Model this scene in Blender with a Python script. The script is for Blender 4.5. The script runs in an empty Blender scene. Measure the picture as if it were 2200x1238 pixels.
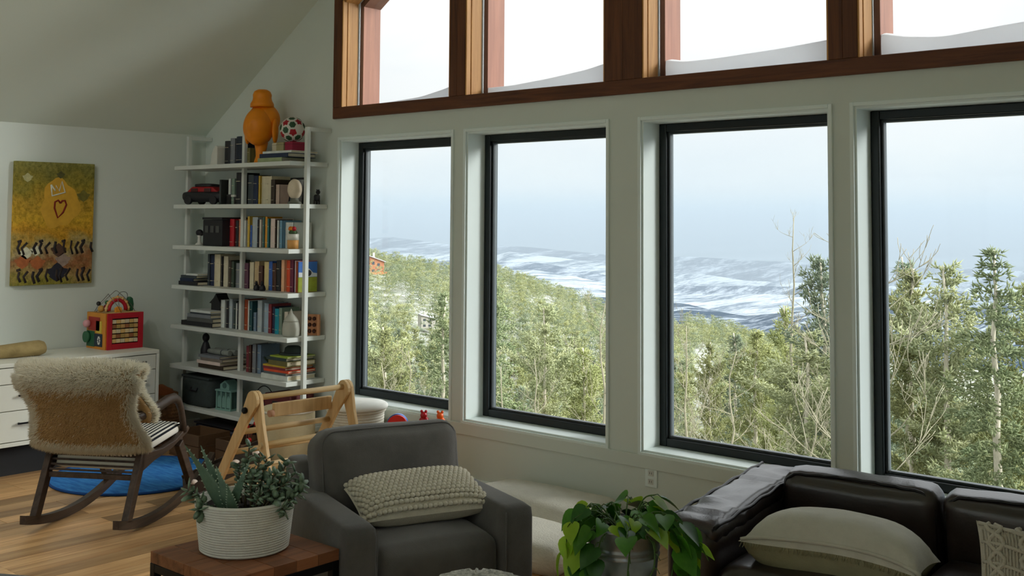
import bpy, bmesh, math, random
import numpy as np
from mathutils import Vector, Matrix, noise

S = bpy.context.scene
COL = S.collection
PI = math.pi

# ------------------------------------------------------------------ camera, world, light, exposure
def look_matrix(yaw, pitch, roll):
    fw = Vector((-math.sin(yaw), math.cos(yaw), 0)); rt = Vector((math.cos(yaw), math.sin(yaw), 0)); up = Vector((0, 0, 1))
    F = fw * math.cos(pitch) + up * math.sin(pitch)
    U = -fw * math.sin(pitch) + up * math.cos(pitch)
    R = rt * math.cos(roll) + U * math.sin(roll)
    U2 = -rt * math.sin(roll) + U * math.cos(roll)
    m = Matrix.Identity(4)
    for i in range(3):
        m[i][0] = R[i]; m[i][1] = U2[i]; m[i][2] = -F[i]
    return m

cam_data = bpy.data.cameras.new('camera')
cam = bpy.data.objects.new('camera', cam_data); COL.objects.link(cam)
cam.matrix_world = Matrix.Translation((1.20607, -4.95495, 1.6731)) @ look_matrix(0.72237, 0.05976, 0.006484)
cam_data.sensor_fit = 'HORIZONTAL'; cam_data.sensor_width = 36.0
cam_data.lens = 2356.45 / 2200 * 36.0
cam_data.shift_y = -(619.0 - 329.18) / 2200.0
cam_data.clip_start = 0.05; cam_data.clip_end = 60000
S.camera = cam

S.view_settings.view_transform = 'Standard'
S.view_settings.look = 'None'
S.view_settings.gamma = 1.0
S.view_settings.use_curve_mapping = False
S.view_settings.exposure = 0.42
S.cycles.use_denoising = True
S.cycles.max_bounces = 14
S.cycles.diffuse_bounces = 8
S.cycles.glossy_bounces = 4
S.cycles.transparent_max_bounces = 16
S.cycles.volume_bounces = 0
S.cycles.sample_clamp_indirect = 8.0

W = bpy.data.worlds.new('overcast_sky'); S.world = W; W.use_nodes = True
def world_nodes():
    nt = W.node_tree; N = nt.nodes; L = nt.links; N.clear()
    tc = N.new('ShaderNodeTexCoord'); sep = N.new('ShaderNodeSeparateXYZ')
    L.new(tc.outputs['Generated'], sep.inputs[0])
    # tint: blue haze at the horizon, whiter cloud above
    ramp = N.new('ShaderNodeValToRGB'); ramp.color_ramp.interpolation = 'EASE'
    e = ramp.color_ramp.elements
    e[0].position = 0.0; e[0].color = (0.70, 0.84, 0.91, 1)
    e[1].position = 1.0; e[1].color = (0.90, 0.93, 0.97, 1)
    a = e.new(0.03); a.color = (0.82, 0.87, 0.90, 1)
    b = e.new(0.12); b.color = (0.89, 0.90, 0.915, 1)
    L.new(sep.outputs['Z'], ramp.inputs[0])
    # soft cloud streaks
    mp = N.new('ShaderNodeMapping'); mp.inputs['Scale'].default_value = (3.0, 3.0, 9.0)
    L.new(tc.outputs['Generated'], mp.inputs[0])
    nz = N.new('ShaderNodeTexNoise'); nz.inputs['Scale'].default_value = 1.6; nz.inputs['Detail'].default_value = 5
    nz.inputs['Distortion'].default_value = 0.6
    L.new(mp.outputs[0], nz.inputs[0])
    cr = N.new('ShaderNodeValToRGB'); cr.color_ramp.elements[0].position = 0.35; cr.color_ramp.elements[1].position = 0.62
    cr.color_ramp.elements[0].color = (0.96, 0.975, 0.99, 1); cr.color_ramp.elements[1].color = (1.03, 1.02, 1.01, 1)
    L.new(nz.outputs['Fac'], cr.inputs[0])
    mul = N.new('ShaderNodeMixRGB'); mul.blend_type = 'MULTIPLY'; mul.inputs[0].default_value = 1.0
    L.new(ramp.outputs[0], mul.inputs[1]); L.new(cr.outputs[0], mul.inputs[2])
    # CIE overcast: brighter towards the zenith
    mx = N.new('ShaderNodeMath'); mx.operation = 'MAXIMUM'; mx.inputs[1].default_value = 0.0
    L.new(sep.outputs['Z'], mx.inputs[0])
    ma = N.new('ShaderNodeMath'); ma.operation = 'MULTIPLY_ADD'; ma.inputs[1].default_value = 2.4; ma.inputs[2].default_value = 0.84
    sq = N.new('ShaderNodeMath'); sq.operation = 'POWER'; sq.inputs[1].default_value = 2.0; L.new(mx.outputs[0], sq.inputs[0]); L.new(sq.outputs[0], ma.inputs[0])
    bg = N.new('ShaderNodeBackground'); L.new(mul.outputs[0], bg.inputs[0])
    sm = N.new('ShaderNodeMath'); sm.operation = 'MULTIPLY'; sm.inputs[1].default_value = 1.0
    L.new(ma.outputs[0], sm.inputs[0]); L.new(sm.outputs[0], bg.inputs[1])
    out = N.new('ShaderNodeOutputWorld'); L.new(bg.outputs[0], out.inputs[0])
world_nodes()

sun_data = bpy.data.lights.new('veiled_sun', 'SUN'); sun_data.energy = 7.0; sun_data.angle = math.radians(40)
sun_data.color = (1.0, 0.99, 0.96)
sun = bpy.data.objects.new('veiled_sun', sun_data); COL.objects.link(sun)
sun.rotation_euler = Vector((-0.76, -0.47, -0.45)).to_track_quat('-Z', 'Y').to_euler()

# ------------------------------------------------------------------ helpers
def lin(c):
    out = []
    for v in c[:3]:
        v = v / 255.0
        out.append(v / 12.92 if v <= 0.04045 else ((v + 0.055) / 1.055) ** 2.4)
    return (out[0], out[1], out[2], 1.0)

MATS = {}
def mat(name, c, rough=0.6, var=0.0, scale=8.0, bump=0.0, bscale=60.0, metal=0.0, c2=None, spec=0.35, rnd=0.0, sheen=0.0, stretch=None, trans=0.0):
    """Principled material; object-space noise moves the colour between c and c2 (or darker/lighter c)."""
    if name in MATS: return MATS[name]
    m = bpy.data.materials.new(name); m.use_nodes = True; MATS[name] = m
    N = m.node_tree.nodes; L = m.node_tree.links
    b = N['Principled BSDF']; b.inputs['Roughness'].default_value = rough; b.inputs['Metallic'].default_value = metal
    b.inputs['Specular IOR Level'].default_value = spec
    if sheen: b.inputs['Sheen Weight'].default_value = sheen
    col = lin(c)
    src = None
    tc = None
    if var > 0 or c2 is not None or bump > 0:
        tc = N.new('ShaderNodeTexCoord'); vec = tc.outputs['Object']
        if stretch:
            mp = N.new('ShaderNodeMapping'); mp.inputs['Scale'].default_value = stretch
            L.new(vec, mp.inputs[0]); vec = mp.outputs[0]
    if var > 0 or c2 is not None:
        nz = N.new('ShaderNodeTexNoise'); nz.inputs['Scale'].default_value = scale; nz.inputs['Detail'].default_value = 6
        nz.inputs['Roughness'].default_value = 0.62
        L.new(vec, nz.inputs['Vector'])
        r = N.new('ShaderNodeValToRGB'); r.color_ramp.elements[0].position = 0.33; r.color_ramp.elements[1].position = 0.67
        if c2 is not None:
            ca, cb = col, lin(c2)
        else:
            ca = tuple(min(1, v * (1 - var)) for v in col[:3]) + (1,); cb = tuple(min(1, v * (1 + var)) for v in col[:3]) + (1,)
        r.color_ramp.elements[0].color = ca; r.color_ramp.elements[1].color = cb
        L.new(nz.outputs['Fac'], r.inputs[0]); src = r.outputs[0]
    if rnd > 0:
        oi = N.new('ShaderNodeObjectInfo')
        hs = N.new('ShaderNodeHueSaturation')
        ma = N.new('ShaderNodeMath'); ma.operation = 'MULTIPLY_ADD'; ma.inputs[1].default_value = 2 * rnd; ma.inputs[2].default_value = 1 - rnd
        L.new(oi.outputs['Random'], ma.inputs[0]); L.new(ma.outputs[0], hs.inputs['Value'])
        mh = N.new('ShaderNodeMath'); mh.operation = 'MULTIPLY_ADD'; mh.inputs[1].default_value = 0.05 * rnd; mh.inputs[2].default_value = 0.5 - 0.025 * rnd
        L.new(oi.outputs['Random'], mh.inputs[0]); L.new(mh.outputs[0], hs.inputs['Hue'])
        if src is not None: L.new(src, hs.inputs['Color'])
        else: hs.inputs['Color'].default_value = col
        src = hs.outputs[0]
    if src is not None: L.new(src, b.inputs['Base Color'])
    else: b.inputs['Base Color'].default_value = col
    if bump > 0:
        n2 = N.new('ShaderNodeTexNoise'); n2.inputs['Scale'].default_value = bscale; n2.inputs['Detail'].default_value = 4
        L.new(vec, n2.inputs['Vector'])
        bp = N.new('ShaderNodeBump'); bp.inputs['Strength'].default_value = bump; bp.inputs['Distance'].default_value = 0.01
        L.new(n2.outputs['Fac'], bp.inputs['Height']); L.new(bp.outputs[0], b.inputs['Normal'])
    if trans > 0:
        tr = N.new('ShaderNodeBsdfTranslucent'); mx = N.new('ShaderNodeMixShader'); mx.inputs[0].default_value = trans
        if src is not None: L.new(src, tr.inputs[0])
        else: tr.inputs[0].default_value = col
        L.new(b.outputs[0], mx.inputs[1]); L.new(tr.outputs[0], mx.inputs[2])
        L.new(mx.outputs[0], N['Material Output'].inputs['Surface'])
    return m

def glass_mat():
    m = bpy.data.materials.new('window_glass'); m.use_nodes = True
    N = m.node_tree.nodes; L = m.node_tree.links; N.clear()
    o = N.new('ShaderNodeOutputMaterial'); t = N.new('ShaderNodeBsdfTransparent'); t.inputs[0].default_value = (0.975, 0.99, 0.985, 1)
    g = N.new('ShaderNodeBsdfGlossy'); g.inputs['Roughness'].default_value = 0.02
    fr = N.new('ShaderNodeFresnel'); fr.inputs[0].default_value = 1.2
    mx = N.new('ShaderNodeMixShader')
    L.new(fr.outputs[0], mx.inputs[0]); L.new(t.outputs[0], mx.inputs[1]); L.new(g.outputs[0], mx.inputs[2]); L.new(mx.outputs[0], o.inputs[0])
    return m
GLASS = glass_mat()

class MB:
    """collects geometry; build() links it as ONE mesh object"""
    def __init__(s): s.v = []; s.f = []; s.m = []; s.sm = []
    def add(s, verts, faces, mi=0, smooth=False):
        o = len(s.v); s.v.extend([tuple(p) for p in verts])
        for f in faces:
            s.f.append(tuple(i + o for i in f)); s.m.append(mi); s.sm.append(smooth)
        return s
    def box(s, x0, x1, y0, y1, z0, z1, mi=0, M=None):
        vs = [(x0, y0, z0), (x1, y0, z0), (x1, y1, z0), (x0, y1, z0), (x0, y0, z1), (x1, y0, z1), (x1, y1, z1), (x0, y1, z1)]
        if M is not None: vs = [M @ Vector(p) for p in vs]
        return s.add(vs, [(0, 3, 2, 1), (4, 5, 6, 7), (0, 1, 5, 4), (1, 2, 6, 5), (2, 3, 7, 6), (3, 0, 4, 7)], mi)
    def bar(s, a, b, w, h, mi=0, up=(0, 0, 1)):
        """box beam from a to b, w across, h along 'up'"""
        a = Vector(a); b = Vector(b); d = (b - a).normalized(); u = Vector(up)
        x = d.cross(u)
        if x.length < 1e-5: x = d.cross(Vector((1, 0, 0)))
        x.normalize(); u = x.cross(d).normalized()
        vs = []
        for p in (a, b):
            for sx, su in ((-1, -1), (1, -1), (1, 1), (-1, 1)): vs.append(p + x * (sx * w / 2) + u * (su * h / 2))
        return s.add(vs, [(0, 1, 2, 3), (7, 6, 5, 4), (0, 4, 5, 1), (1, 5, 6, 2), (2, 6, 7, 3), (3, 7, 4, 0)], mi)
    def tube(s, pts, r, n=8, mi=0, closed=False, flat=1.0):
        pts = [Vector(p) for p in pts]; k = len(pts)
        rs = r if isinstance(r, (list, tuple)) else [r] * k
        vs = []; ref = None
        for i, p in enumerate(pts):
            if closed: d = pts[(i + 1) % k] - pts[i - 1]
            else: d = pts[min(i + 1, k - 1)] - pts[max(i - 1, 0)]
            if d.length < 1e-9: d = Vector((0, 0, 1))
            d.normalize()
            if ref is None:
                ref = Vector((0, 0, 1)) if abs(d.z) < 0.9 else Vector((1, 0, 0))
            x = ref - d * ref.dot(d)
            if x.length < 1e-5: x = Vector((1, 0, 0)) - d * d.x
            x.normalize(); ref = x; y = d.cross(x)
            for j in range(n):
                a = 2 * PI * j / n
                vs.append(p + (x * math.cos(a) * flat + y * math.sin(a)) * rs[i])
        fs = []
        for i in range(k if closed else k - 1):
            i2 = (i + 1) % k
            for j in range(n):
                j2 = (j + 1) % n
                fs.append((i * n + j, i * n + j2, i2 * n + j2, i2 * n + j))
        s.add(vs, fs, mi, True)
        if not closed:
            o = len(s.v) - len(vs)
            s.f.append(tuple(o + j for j in reversed(range(n)))); s.m.append(mi); s.sm.append(False)
            s.f.append(tuple(o + (k - 1) * n + j for j in range(n))); s.m.append(mi); s.sm.append(False)
        return s
    def lathe(s, prof, c=(0, 0, 0), n=24, mi=0, sy=1.0, M=None):
        """prof: (r, z) list"""
        vs = []; fs = []; k = len(prof)
        for r, z in prof:
            for j in range(n):
                a = 2 * PI * j / n
                p = Vector((r * math.cos(a), r * math.sin(a) * sy, z))
                if M is not None: p = M @ p
                vs.append(p + Vector(c))
        for i in range(k - 1):
            for j in range(n):
                j2 = (j + 1) % n
                fs.append((i * n + j, i * n + j2, (i + 1) * n + j2, (i + 1) * n + j))
        s.add(vs, fs, mi, True)
        o = len(s.v) - len(vs)
        if prof[0][0] > 1e-6: s.f.append(tuple(o + j for j in reversed(range(n)))); s.m.append(mi); s.sm.append(False)
        if prof[-1][0] > 1e-6: s.f.append(tuple(o + (k - 1) * n + j for j in range(n))); s.m.append(mi); s.sm.append(False)
        return s
    def prism(s, poly, axis, a0, a1, mi=0, M=None):
        """polygon (list of 2D) extruded along axis 'x','y' or 'z' from a0 to a1"""
        def P(p, t):
            if axis == 'y': q = (p[0], t, p[1])
            elif axis == 'x': q = (t, p[0], p[1])
            else: q = (p[0], p[1], t)
            return M @ Vector(q) if M is not None else q
        n = len(poly); vs = [P(p, a0) for p in poly] + [P(p, a1) for p in poly]
        fs = [tuple(range(n)), tuple(range(2 * n - 1, n - 1, -1))]
        for i in range(n):
            j = (i + 1) % n; fs.append((i, i + n, j + n, j))
        return s.add(vs, fs, mi)
    def grid(s, P, nu, nv, mi=0, closeu=False, smooth=True):
        vs = [P(i / (nu - (0 if closeu else 1)), j / (nv - 1)) for j in range(nv) for i in range(nu)]
        fs = []
        for j in range(nv - 1):
            for i in range(nu if closeu else nu - 1):
                i2 = (i + 1) % nu
                fs.append((j * nu + i, j * nu + i2, (j + 1) * nu + i2, (j + 1) * nu + i))
        return s.add(vs, fs, mi, smooth)
    def ball(s, c, rx, ry=None, rz=None, n=16, m=10, mi=0, f=None):
        ry = ry or rx; rz = rz or rx; c = Vector(c)
        def P(u, v):
            a = 2 * PI * u; b = PI * (v - 0.5)
            d = Vector((math.cos(a) * math.cos(b), math.sin(a) * math.cos(b), math.sin(b)))
            k = f(d) if f else 1.0
            return c + Vector((d.x * rx, d.y * ry, d.z * rz)) * k
        return s.grid(P, n, m, mi, closeu=True)
    def rbox(s, sx, sy, sz, r, c=(0, 0, 0), n=6, puff=(0, 0, 0), mi=0, M=None, wr=0.0, wscale=6.0, seed=0):
        """rounded, slightly puffed box: cushions and upholstered blocks"""
        c = Vector(c); seen = {}; vs = []; fs = []
        hx, hy, hz = sx / 2, sy / 2, sz / 2
        r = min(r, hx, hy, hz)
        off = Vector((seed * 3.1, seed * 1.7, seed))
        def coord(k):  # -1..1 with denser samples at the ends
            t = k / n * 2 - 1
            return math.copysign(abs(t) ** 0.75, t) if t else 0.0
        def vert(a, b, d):
            key = (round(a, 4), round(b, 4), round(d, 4))
            if key in seen: return seen[key]
            p = Vector((a * hx, b * hy, d * hz))
            q = Vector((max(-hx + r, min(hx - r, p.x)), max(-hy + r, min(hy - r, p.y)), max(-hz + r, min(hz - r, p.z))))
            e = p - q
            if e.length > 1e-9: p = q + e.normalized() * r
            if puff[0]: p.x += puff[0] * a * max(0, (1 - b * b) * (1 - d * d)) ** 0.5
            if puff[1]: p.y += puff[1] * b * max(0, (1 - a * a) * (1 - d * d)) ** 0.5
            if puff[2]: p.z += puff[2] * d * max(0, (1 - a * a) * (1 - b * b)) ** 0.5
            if wr:
                nz = noise.noise_vector((p + off) * wscale) * wr
                p = p + nz
            if M is not None: p = M @ p
            seen[key] = len(vs); vs.append(p + c); return seen[key]
        for ax in range(3):
            for sg in (-1, 1):
                for i in range(n):
                    for j in range(n):
                        q = []
                        for di, dj in ((0, 0), (1, 0), (1, 1), (0, 1)):
                            u, w = coord(i + di), coord(j + dj)
                            t = [0, 0, 0]; t[ax] = sg; t[(ax + 1) % 3] = u; t[(ax + 2) % 3] = w
                            q.append(vert(*t))
                        if sg < 0: q.reverse()
                        if len(set(q)) >= 3: fs.append(tuple(q))
        return s.add(vs, fs, mi, True)
    def mesh(s, name, mats):
        me = bpy.data.meshes.new(name)
        nv = len(s.v); nf = len(s.f)
        co = np.array(s.v, dtype=np.float32).reshape(-1)
        lens = np.array([len(f) for f in s.f], dtype=np.int32)
        idx = np.fromiter((i for f in s.f for i in f), dtype=np.int32)
        me.vertices.add(nv); me.vertices.foreach_set('co', co)
        me.loops.add(len(idx)); me.loops.foreach_set('vertex_index', idx)
        me.polygons.add(nf)
        st = np.zeros(nf, dtype=np.int32); st[1:] = np.cumsum(lens)[:-1]
        me.polygons.foreach_set('loop_start', st)
        me.polygons.foreach_set('material_index', np.array(s.m, dtype=np.int32))
        me.polygons.foreach_set('use_smooth', np.array(s.sm, dtype=bool))
        if not isinstance(mats, (list, tuple)): mats = [mats]
        for m in mats: me.materials.append(m)
        me.update(calc_edges=True); me.validate()
        return me
    def build(s, name, mats, parent=None, loc=(0, 0, 0), rz=0.0, bevel=0.0, segs=2, solid=0.0, sub=0):
        o = bpy.data.objects.new(name, s.mesh(name, mats)); COL.objects.link(o)
        o.location = loc; o.rotation_euler = (0, 0, rz)
        if parent is not None: o.parent = parent
        if solid:
            md = o.modifiers.new('solid', 'SOLIDIFY'); md.thickness = solid; md.offset = 0
        if bevel:
            md = o.modifiers.new('bevel', 'BEVEL'); md.width = bevel; md.segments = segs; md.limit_method = 'ANGLE'; md.angle_limit = math.radians(40)
        if sub:
            md = o.modifiers.new('sub', 'SUBSURF'); md.levels = sub; md.render_levels = sub
        return o

def tag(o, label=None, cat=None, group=None, kind=None):
    if label: o['label'] = label
    if cat: o['category'] = cat
    if group: o['group'] = group
    if kind: o['kind'] = kind
    return o
def thing(name, label, cat, loc=(0, 0, 0), rz=0.0, group=None):
    o = bpy.data.objects.new(name, None); COL.objects.link(o); o.empty_display_size = 0.1
    o.location = loc; o.rotation_euler = (0, 0, rz)
    return tag(o, label, cat, group)
def struct(mb, name, mats, parent=None, label=None, **k):
    o = mb.build(name, mats, parent, **k)
    if parent is None: o['kind'] = 'structure'
    if label: o['label'] = label
    return o
def instance(src, parent=None, loc=None, rz=None, scale=None):
    o = src.copy(); COL.objects.link(o); o.parent = parent
    if loc is not None: o.location = loc
    if rz is not None: o.rotation_euler = (0, 0, rz)
    if scale is not None: o.scale = scale if isinstance(scale, (tuple, list)) else (scale,) * 3
    return o
def rotz(a): return Matrix.Rotation(a, 4, 'Z')
def T(x, y, z): return Matrix.Translation((x, y, z))
# ------------------------------------------------------------------ the room
XL, XR, YB = -6.4265, 1.77, -7.6
EAVE, SLOPE = 2.32, 0.66
XM = (XL + XR) / 2
def ceil_z(x): return EAVE + SLOPE * (x - XL if x < XM else XR - x)
ZB, ZT = 0.4264, 2.2165           # lower windows
ZU = 2.445                        # bottom of the upper openings
OPEN = [(-4.7626, -3.6654), (-3.5422, -2.4497), (-2.2197, -1.1267), (-1.0025, 0.0947)]
UP = [(-4.742, -3.677), (-3.541, -2.456), (-2.202, -1.119), (-0.972, 0.082)]
TH = 0.24

paint = mat('wall_paint', (212, 219, 212), 0.75, var=0.02, scale=1.2, bump=0.06, bscale=180)
trimw = mat('white_trim_paint', (228, 238, 236), 0.45, var=0.015, scale=3)
ceilm = mat('ceiling_paint', (220, 228, 219), 0.85, var=0.02, scale=0.7, bump=0.05, bscale=150)

def wood_mat(name, c1, c2, rough=0.45, rnd=0.0, axis='y', grain=26.0, pos=True, spec=0.3):
    m = bpy.data.materials.new(name); m.use_nodes = True; MATS[name] = m
    N = m.node_tree.nodes; L = m.node_tree.links; b = N['Principled BSDF']
    b.inputs['Roughness'].default_value = rough; b.inputs['Specular IOR Level'].default_value = spec
    if pos:
        g = N.new('ShaderNodeNewGeometry'); vec = g.outputs['Position']
    else:
        g = N.new('ShaderNodeTexCoord'); vec = g.outputs['Object']
    oi = N.new('ShaderNodeObjectInfo')
    add = N.new('ShaderNodeVectorMath'); add.operation = 'ADD'; L.new(vec, add.inputs[0])
    sc = N.new('ShaderNodeVectorMath'); sc.operation = 'SCALE'; sc.inputs[0].default_value = (13.7, 7.1, 3.3)
    L.new(oi.outputs['Random'], sc.inputs['Scale']); L.new(sc.outputs[0], add.inputs[1])
    mp = N.new('ShaderNodeMapping')
    s = [grain, grain, grain]; s['xyz'.index(axis)] = grain * 0.06
    mp.inputs['Scale'].default_value = s
    L.new(add.outputs[0], mp.inputs[0])
    nz = N.new('ShaderNodeTexNoise'); nz.inputs['Scale'].default_value = 1.0; nz.inputs['Detail'].default_value = 8; nz.inputs['Roughness'].default_value = 0.65
    nz.inputs['Distortion'].default_value = 0.8
    L.new(mp.outputs[0], nz.inputs['Vector'])
    r = N.new('ShaderNodeValToRGB'); r.color_ramp.elements[0].position = 0.28; r.color_ramp.elements[1].position = 0.72
    r.color_ramp.elements[0].color = lin(c1); r.color_ramp.elements[1].color = lin(c2)
    L.new(nz.outputs['Fac'], r.inputs[0]); src = r.outputs[0]
    if rnd:
        hs = N.new('ShaderNodeHueSaturation')
        ma = N.new('ShaderNodeMath'); ma.operation = 'MULTIPLY_ADD'; ma.inputs[1].default_value = 2 * rnd; ma.inputs[2].default_value = 1 - rnd
        L.new(oi.outputs['Random'], ma.inputs[0]); L.new(ma.outputs[0], hs.inputs['Value']); L.new(src, hs.inputs['Color']); src = hs.outputs[0]
    L.new(src, b.inputs['Base Color'])
    bp = N.new('ShaderNodeBump'); bp.inputs['Strength'].default_value = 0.12; bp.inputs['Distance'].default_value = 0.004
    L.new(nz.outputs['Fac'], bp.inputs['Height']); L.new(bp.outputs[0], b.inputs['Normal'])
    return m
floor_wood = wood_mat('oak_floor_wood', (164, 120, 76), (222, 182, 130), 0.38, rnd=0.42, axis='y', grain=22)
seam = mat('floor_underlay', (70, 52, 36), 0.8, var=0.1)

# floor: base slab, planks running towards the window wall
mb = MB(); mb.box(XL - TH, XR + TH, YB - TH, TH, -0.30, -0.02)
floor = struct(mb, 'floor', seam)
rng = random.Random(4)
PW = 0.13
plank_src = {}
for ln in (1.1, 1.45, 1.8):
    mb = MB(); mb.box(-PW / 2 + 0.0012, PW / 2 - 0.0012, -ln / 2 + 0.0012, ln / 2 - 0.0012, -0.0195, 0.0)
    plank_src[ln] = mb.mesh('plank', floor_wood)
rest = MB()
nx = int((XR - XL) / PW) + 1
for i in range(nx):
    x = XL + PW * (i + 0.5)
    if x + PW / 2 > XR: break
    y = -0.0 - rng.uniform(0, 0.6); first = True
    y = 0.0
    while y > YB + 0.05:
        ln = rng.choice((1.1, 1.45, 1.8))
        if first: ln = rng.choice((1.1, 1.45, 1.8)); first = False
        if y - ln < YB: ln = y - YB
        zz = rng.uniform(-0.0010, 0)
        if x < -0.9 and y > -3.3 and ln in plank_src:
            o = bpy.data.objects.new('plank', plank_src[ln]); COL.objects.link(o)
            o.location = (x, y - ln / 2, zz); o.parent = floor
        else:
            rest.box(x - PW / 2 + .0012, x + PW / 2 - .0012, y - ln + .0012, y - .0012, -0.0195, zz)
        y -= ln
o = rest.build('plank_field', floor_wood, floor); o['kind'] = 'stuff'

# left wall, right wall (one added window), back wall (two added), to brighten the room
mb = MB(); mb.box(XL - TH, XL, YB - TH, 0.0, -0.02, EAVE + 0.05)
struct(mb, 'wall_left', paint)
BW = [(-5.2, -3.4), (-3.1, -1.4)]; BZ = (0.1, 2.25)
mb = MB()
xs = [XL] + [v for w in BW for v in w] + [XR]
for a, b in zip(xs[::2], xs[1::2]): mb.box(a, b, YB - TH, YB, -0.02, BZ[1])
for a, b in BW: mb.box(a, b, YB - TH, YB, -0.02, BZ[0])
mb.prism([(XL - TH, BZ[1]), (XR + TH, BZ[1]), (XR + TH, EAVE + .02), (XM, ceil_z(XM) + 0.02), (XL - TH, EAVE + .02)], 'y', YB - TH, YB)
struct(mb, 'wall_back', paint)
RW = [(-6.6, -4.6)]; RZ = (0.08, 2.24)
mb = MB()
ys = [YB - TH] + [v for w in RW for v in w] + [0.0]
for a, b in zip(ys[::2], ys[1::2]): mb.box(XR, XR + TH, a, b, -0.02, EAVE + .05)
for a, b in RW:
    mb.box(XR, XR + TH, a, b, -0.02, RZ[0]); mb.box(XR, XR + TH, a, b, RZ[1], EAVE + .05)
struct(mb, 'wall_right', paint)

# front (window) wall
mb = MB()
mb.box(XL - TH, XR + TH, 0, TH, -0.3, ZB)
xs = [XL - TH] + [v for w in OPEN for v in w] + [XR + TH]
for a, b in zip(xs[::2], xs[1::2]): mb.box(a, b, 0, TH, ZB, ZT)
mb.box(XL - TH, XR + TH, 0, TH, ZT, ZU)
GAP = 0.235                                        # wall strip between ceiling slope and the upper openings (vertical)
def top_z(x): return ceil_z(x) - GAP
xs = [XL - TH] + [v for w in UP for v in w] + [XR + TH]
for a, b in zip(xs[::2], xs[1::2]):
    pts = [(b, ceil_z(b) + .03)]
    if a < XM < b: pts.append((XM, ceil_z(XM) + .03))
    if ceil_z(a) > ZU: pts = [(a, ZU), (b, ZU)] + pts + [(a, ceil_z(a) + .03)]
    elif ceil_z(b) > ZU: pts = [(XL + (ZU - .03 - EAVE) / SLOPE, ZU), (b, ZU)] + pts
    if ceil_z(a) > ZU and ceil_z(b) < ZU: pts = [(a, ZU), (XR - (ZU - .03 - EAVE) / SLOPE, ZU), (a, ceil_z(a) + .03)] if a > XM else pts
    mb.prism(pts, 'y', 0, TH)
for a, b in UP:
    pts = [(a, top_z(a)), (b, top_z(b)), (b, ceil_z(b) + .03), (a, ceil_z(a) + .03)]
    mb.prism(pts, 'y', 0, TH)
struct(mb, 'wall_front', paint)

# ceiling: two slopes of one vaulted ceiling, carrying the roof
mb = MB()
SKY_X = (-1.2, 1.2); SKY_Y = [(-7.0, -5.6)]  # skylight opening added out of view to let in more light
def slab(xa, xb, y0, y1):
    za, zb = ceil_z(xa), ceil_z(xb)
    mb.prism([(xa, za), (xb, zb), (xb, zb + 0.3), (xa, za + 0.3)], 'y', y0, y1)
ya_, yb_ = YB - TH - .02, TH + 0.04
slab(XL - TH - 0.05, XM, ya_, yb_); slab(XM, SKY_X[0], ya_, yb_); slab(SKY_X[1], XR + TH + .05, ya_, yb_)
yy = [ya_] + [v for w in SKY_Y for v in w] + [yb_]
for a, b in zip(yy[::2], yy[1::2]): slab(SKY_X[0], SKY_X[1], a, b)
struct(mb, 'ceiling', ceilm)

# apron board under the window sills, baseboards
mb = MB(); mb.box(-4.84, XR, -0.014, 0.0, 0.3444, 0.4145)
struct(mb, 'trim_1', mat('apron_paint', (212, 219, 212), 0.7, var=0.02, scale=2), label='painted apron board along the wall just under the window sills', bevel=0.003)
mb = MB(); mb.box(-4.84, XR, -0.014, 0.0, 0.0, 0.09)
struct(mb, 'baseboard_front', trimw, bevel=0.004)
mb = MB(); mb.box(XL, XL + 0.014, YB, -0.0, 0.0, 0.09)
struct(mb, 'baseboard_left', trimw, bevel=0.004)

# lower windows: white casing and reveal, black sash, glass
blackf = mat('black_window_frame', (26, 33, 35), 0.35, var=0.1, scale=5)
darkgrey = mat('dark_spacer', (58, 64, 66), 0.4, var=0.05)
def frame_boxes(mb, x0, x1, z0, z1, y0, y1, w, mi=0):
    mb.box(x0, x0 + w, y0, y1, z0, z1, mi); mb.box(x1 - w, x1, y0, y1, z0, z1, mi)
    mb.box(x0 + w, x1 - w, y0, y1, z0, z0 + w, mi); mb.box(x0 + w, x1 - w, y0, y1, z1 - w, z1, mi)
def lower_window(k, x0, x1, z0, z1, M=None):
    t = thing('window_%d' % k, None, None, (0, 0, 0)); t['kind'] = 'structure'
    c = MB(); frame_boxes(c, x0 - 0.018, x1 + 0.018, z0 - 0.018, z1 + 0.018, -0.012, 0.004, 0.02)
    c.build('casing', trimw, t, bevel=0.003)
    # reveal lining: jambs, head, sill
    j = MB(); j.box(x0, x0 + .012, 0.004, 0.20, z0, z1); j.build('jamb', trimw, t)
    j = MB(); j.box(x1 - .012, x1, 0.004, 0.20, z0, z1); j.build('jamb', trimw, t)
    j = MB(); j.box(x0 + .012, x1 - .012, 0.004, 0.20, z1 - .012, z1); j.build('head', trimw, t)
    j = MB(); j.box(x0 + .012, x1 - .012, 0.004, 0.20, z0, z0 + .012); j.build('sill', trimw, t, bevel=0.003)
    f = MB(); frame_boxes(f, x0 + .012, x1 - .012, z0 + .012, z1 - .012, 0.155, 0.235, 0.045)
    fr = f.build('frame', blackf, t, bevel=0.006)
    f = MB(); frame_boxes(f, x0 + .057, x1 - .057, z0 + .057, z1 - .057, 0.178, 0.215, 0.012)
    f.build('glazing_bead', darkgrey, fr, bevel=0.002)
    g = MB(); g.box(x0 + .06, x1 - .06, 0.192, 0.196, z0 + .06, z1 - .06)
    g.build('pane', GLASS, t)
    return t
for i, (a, b) in enumerate(OPEN): lower_window(i + 1, a, b, ZB, ZT)

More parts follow.
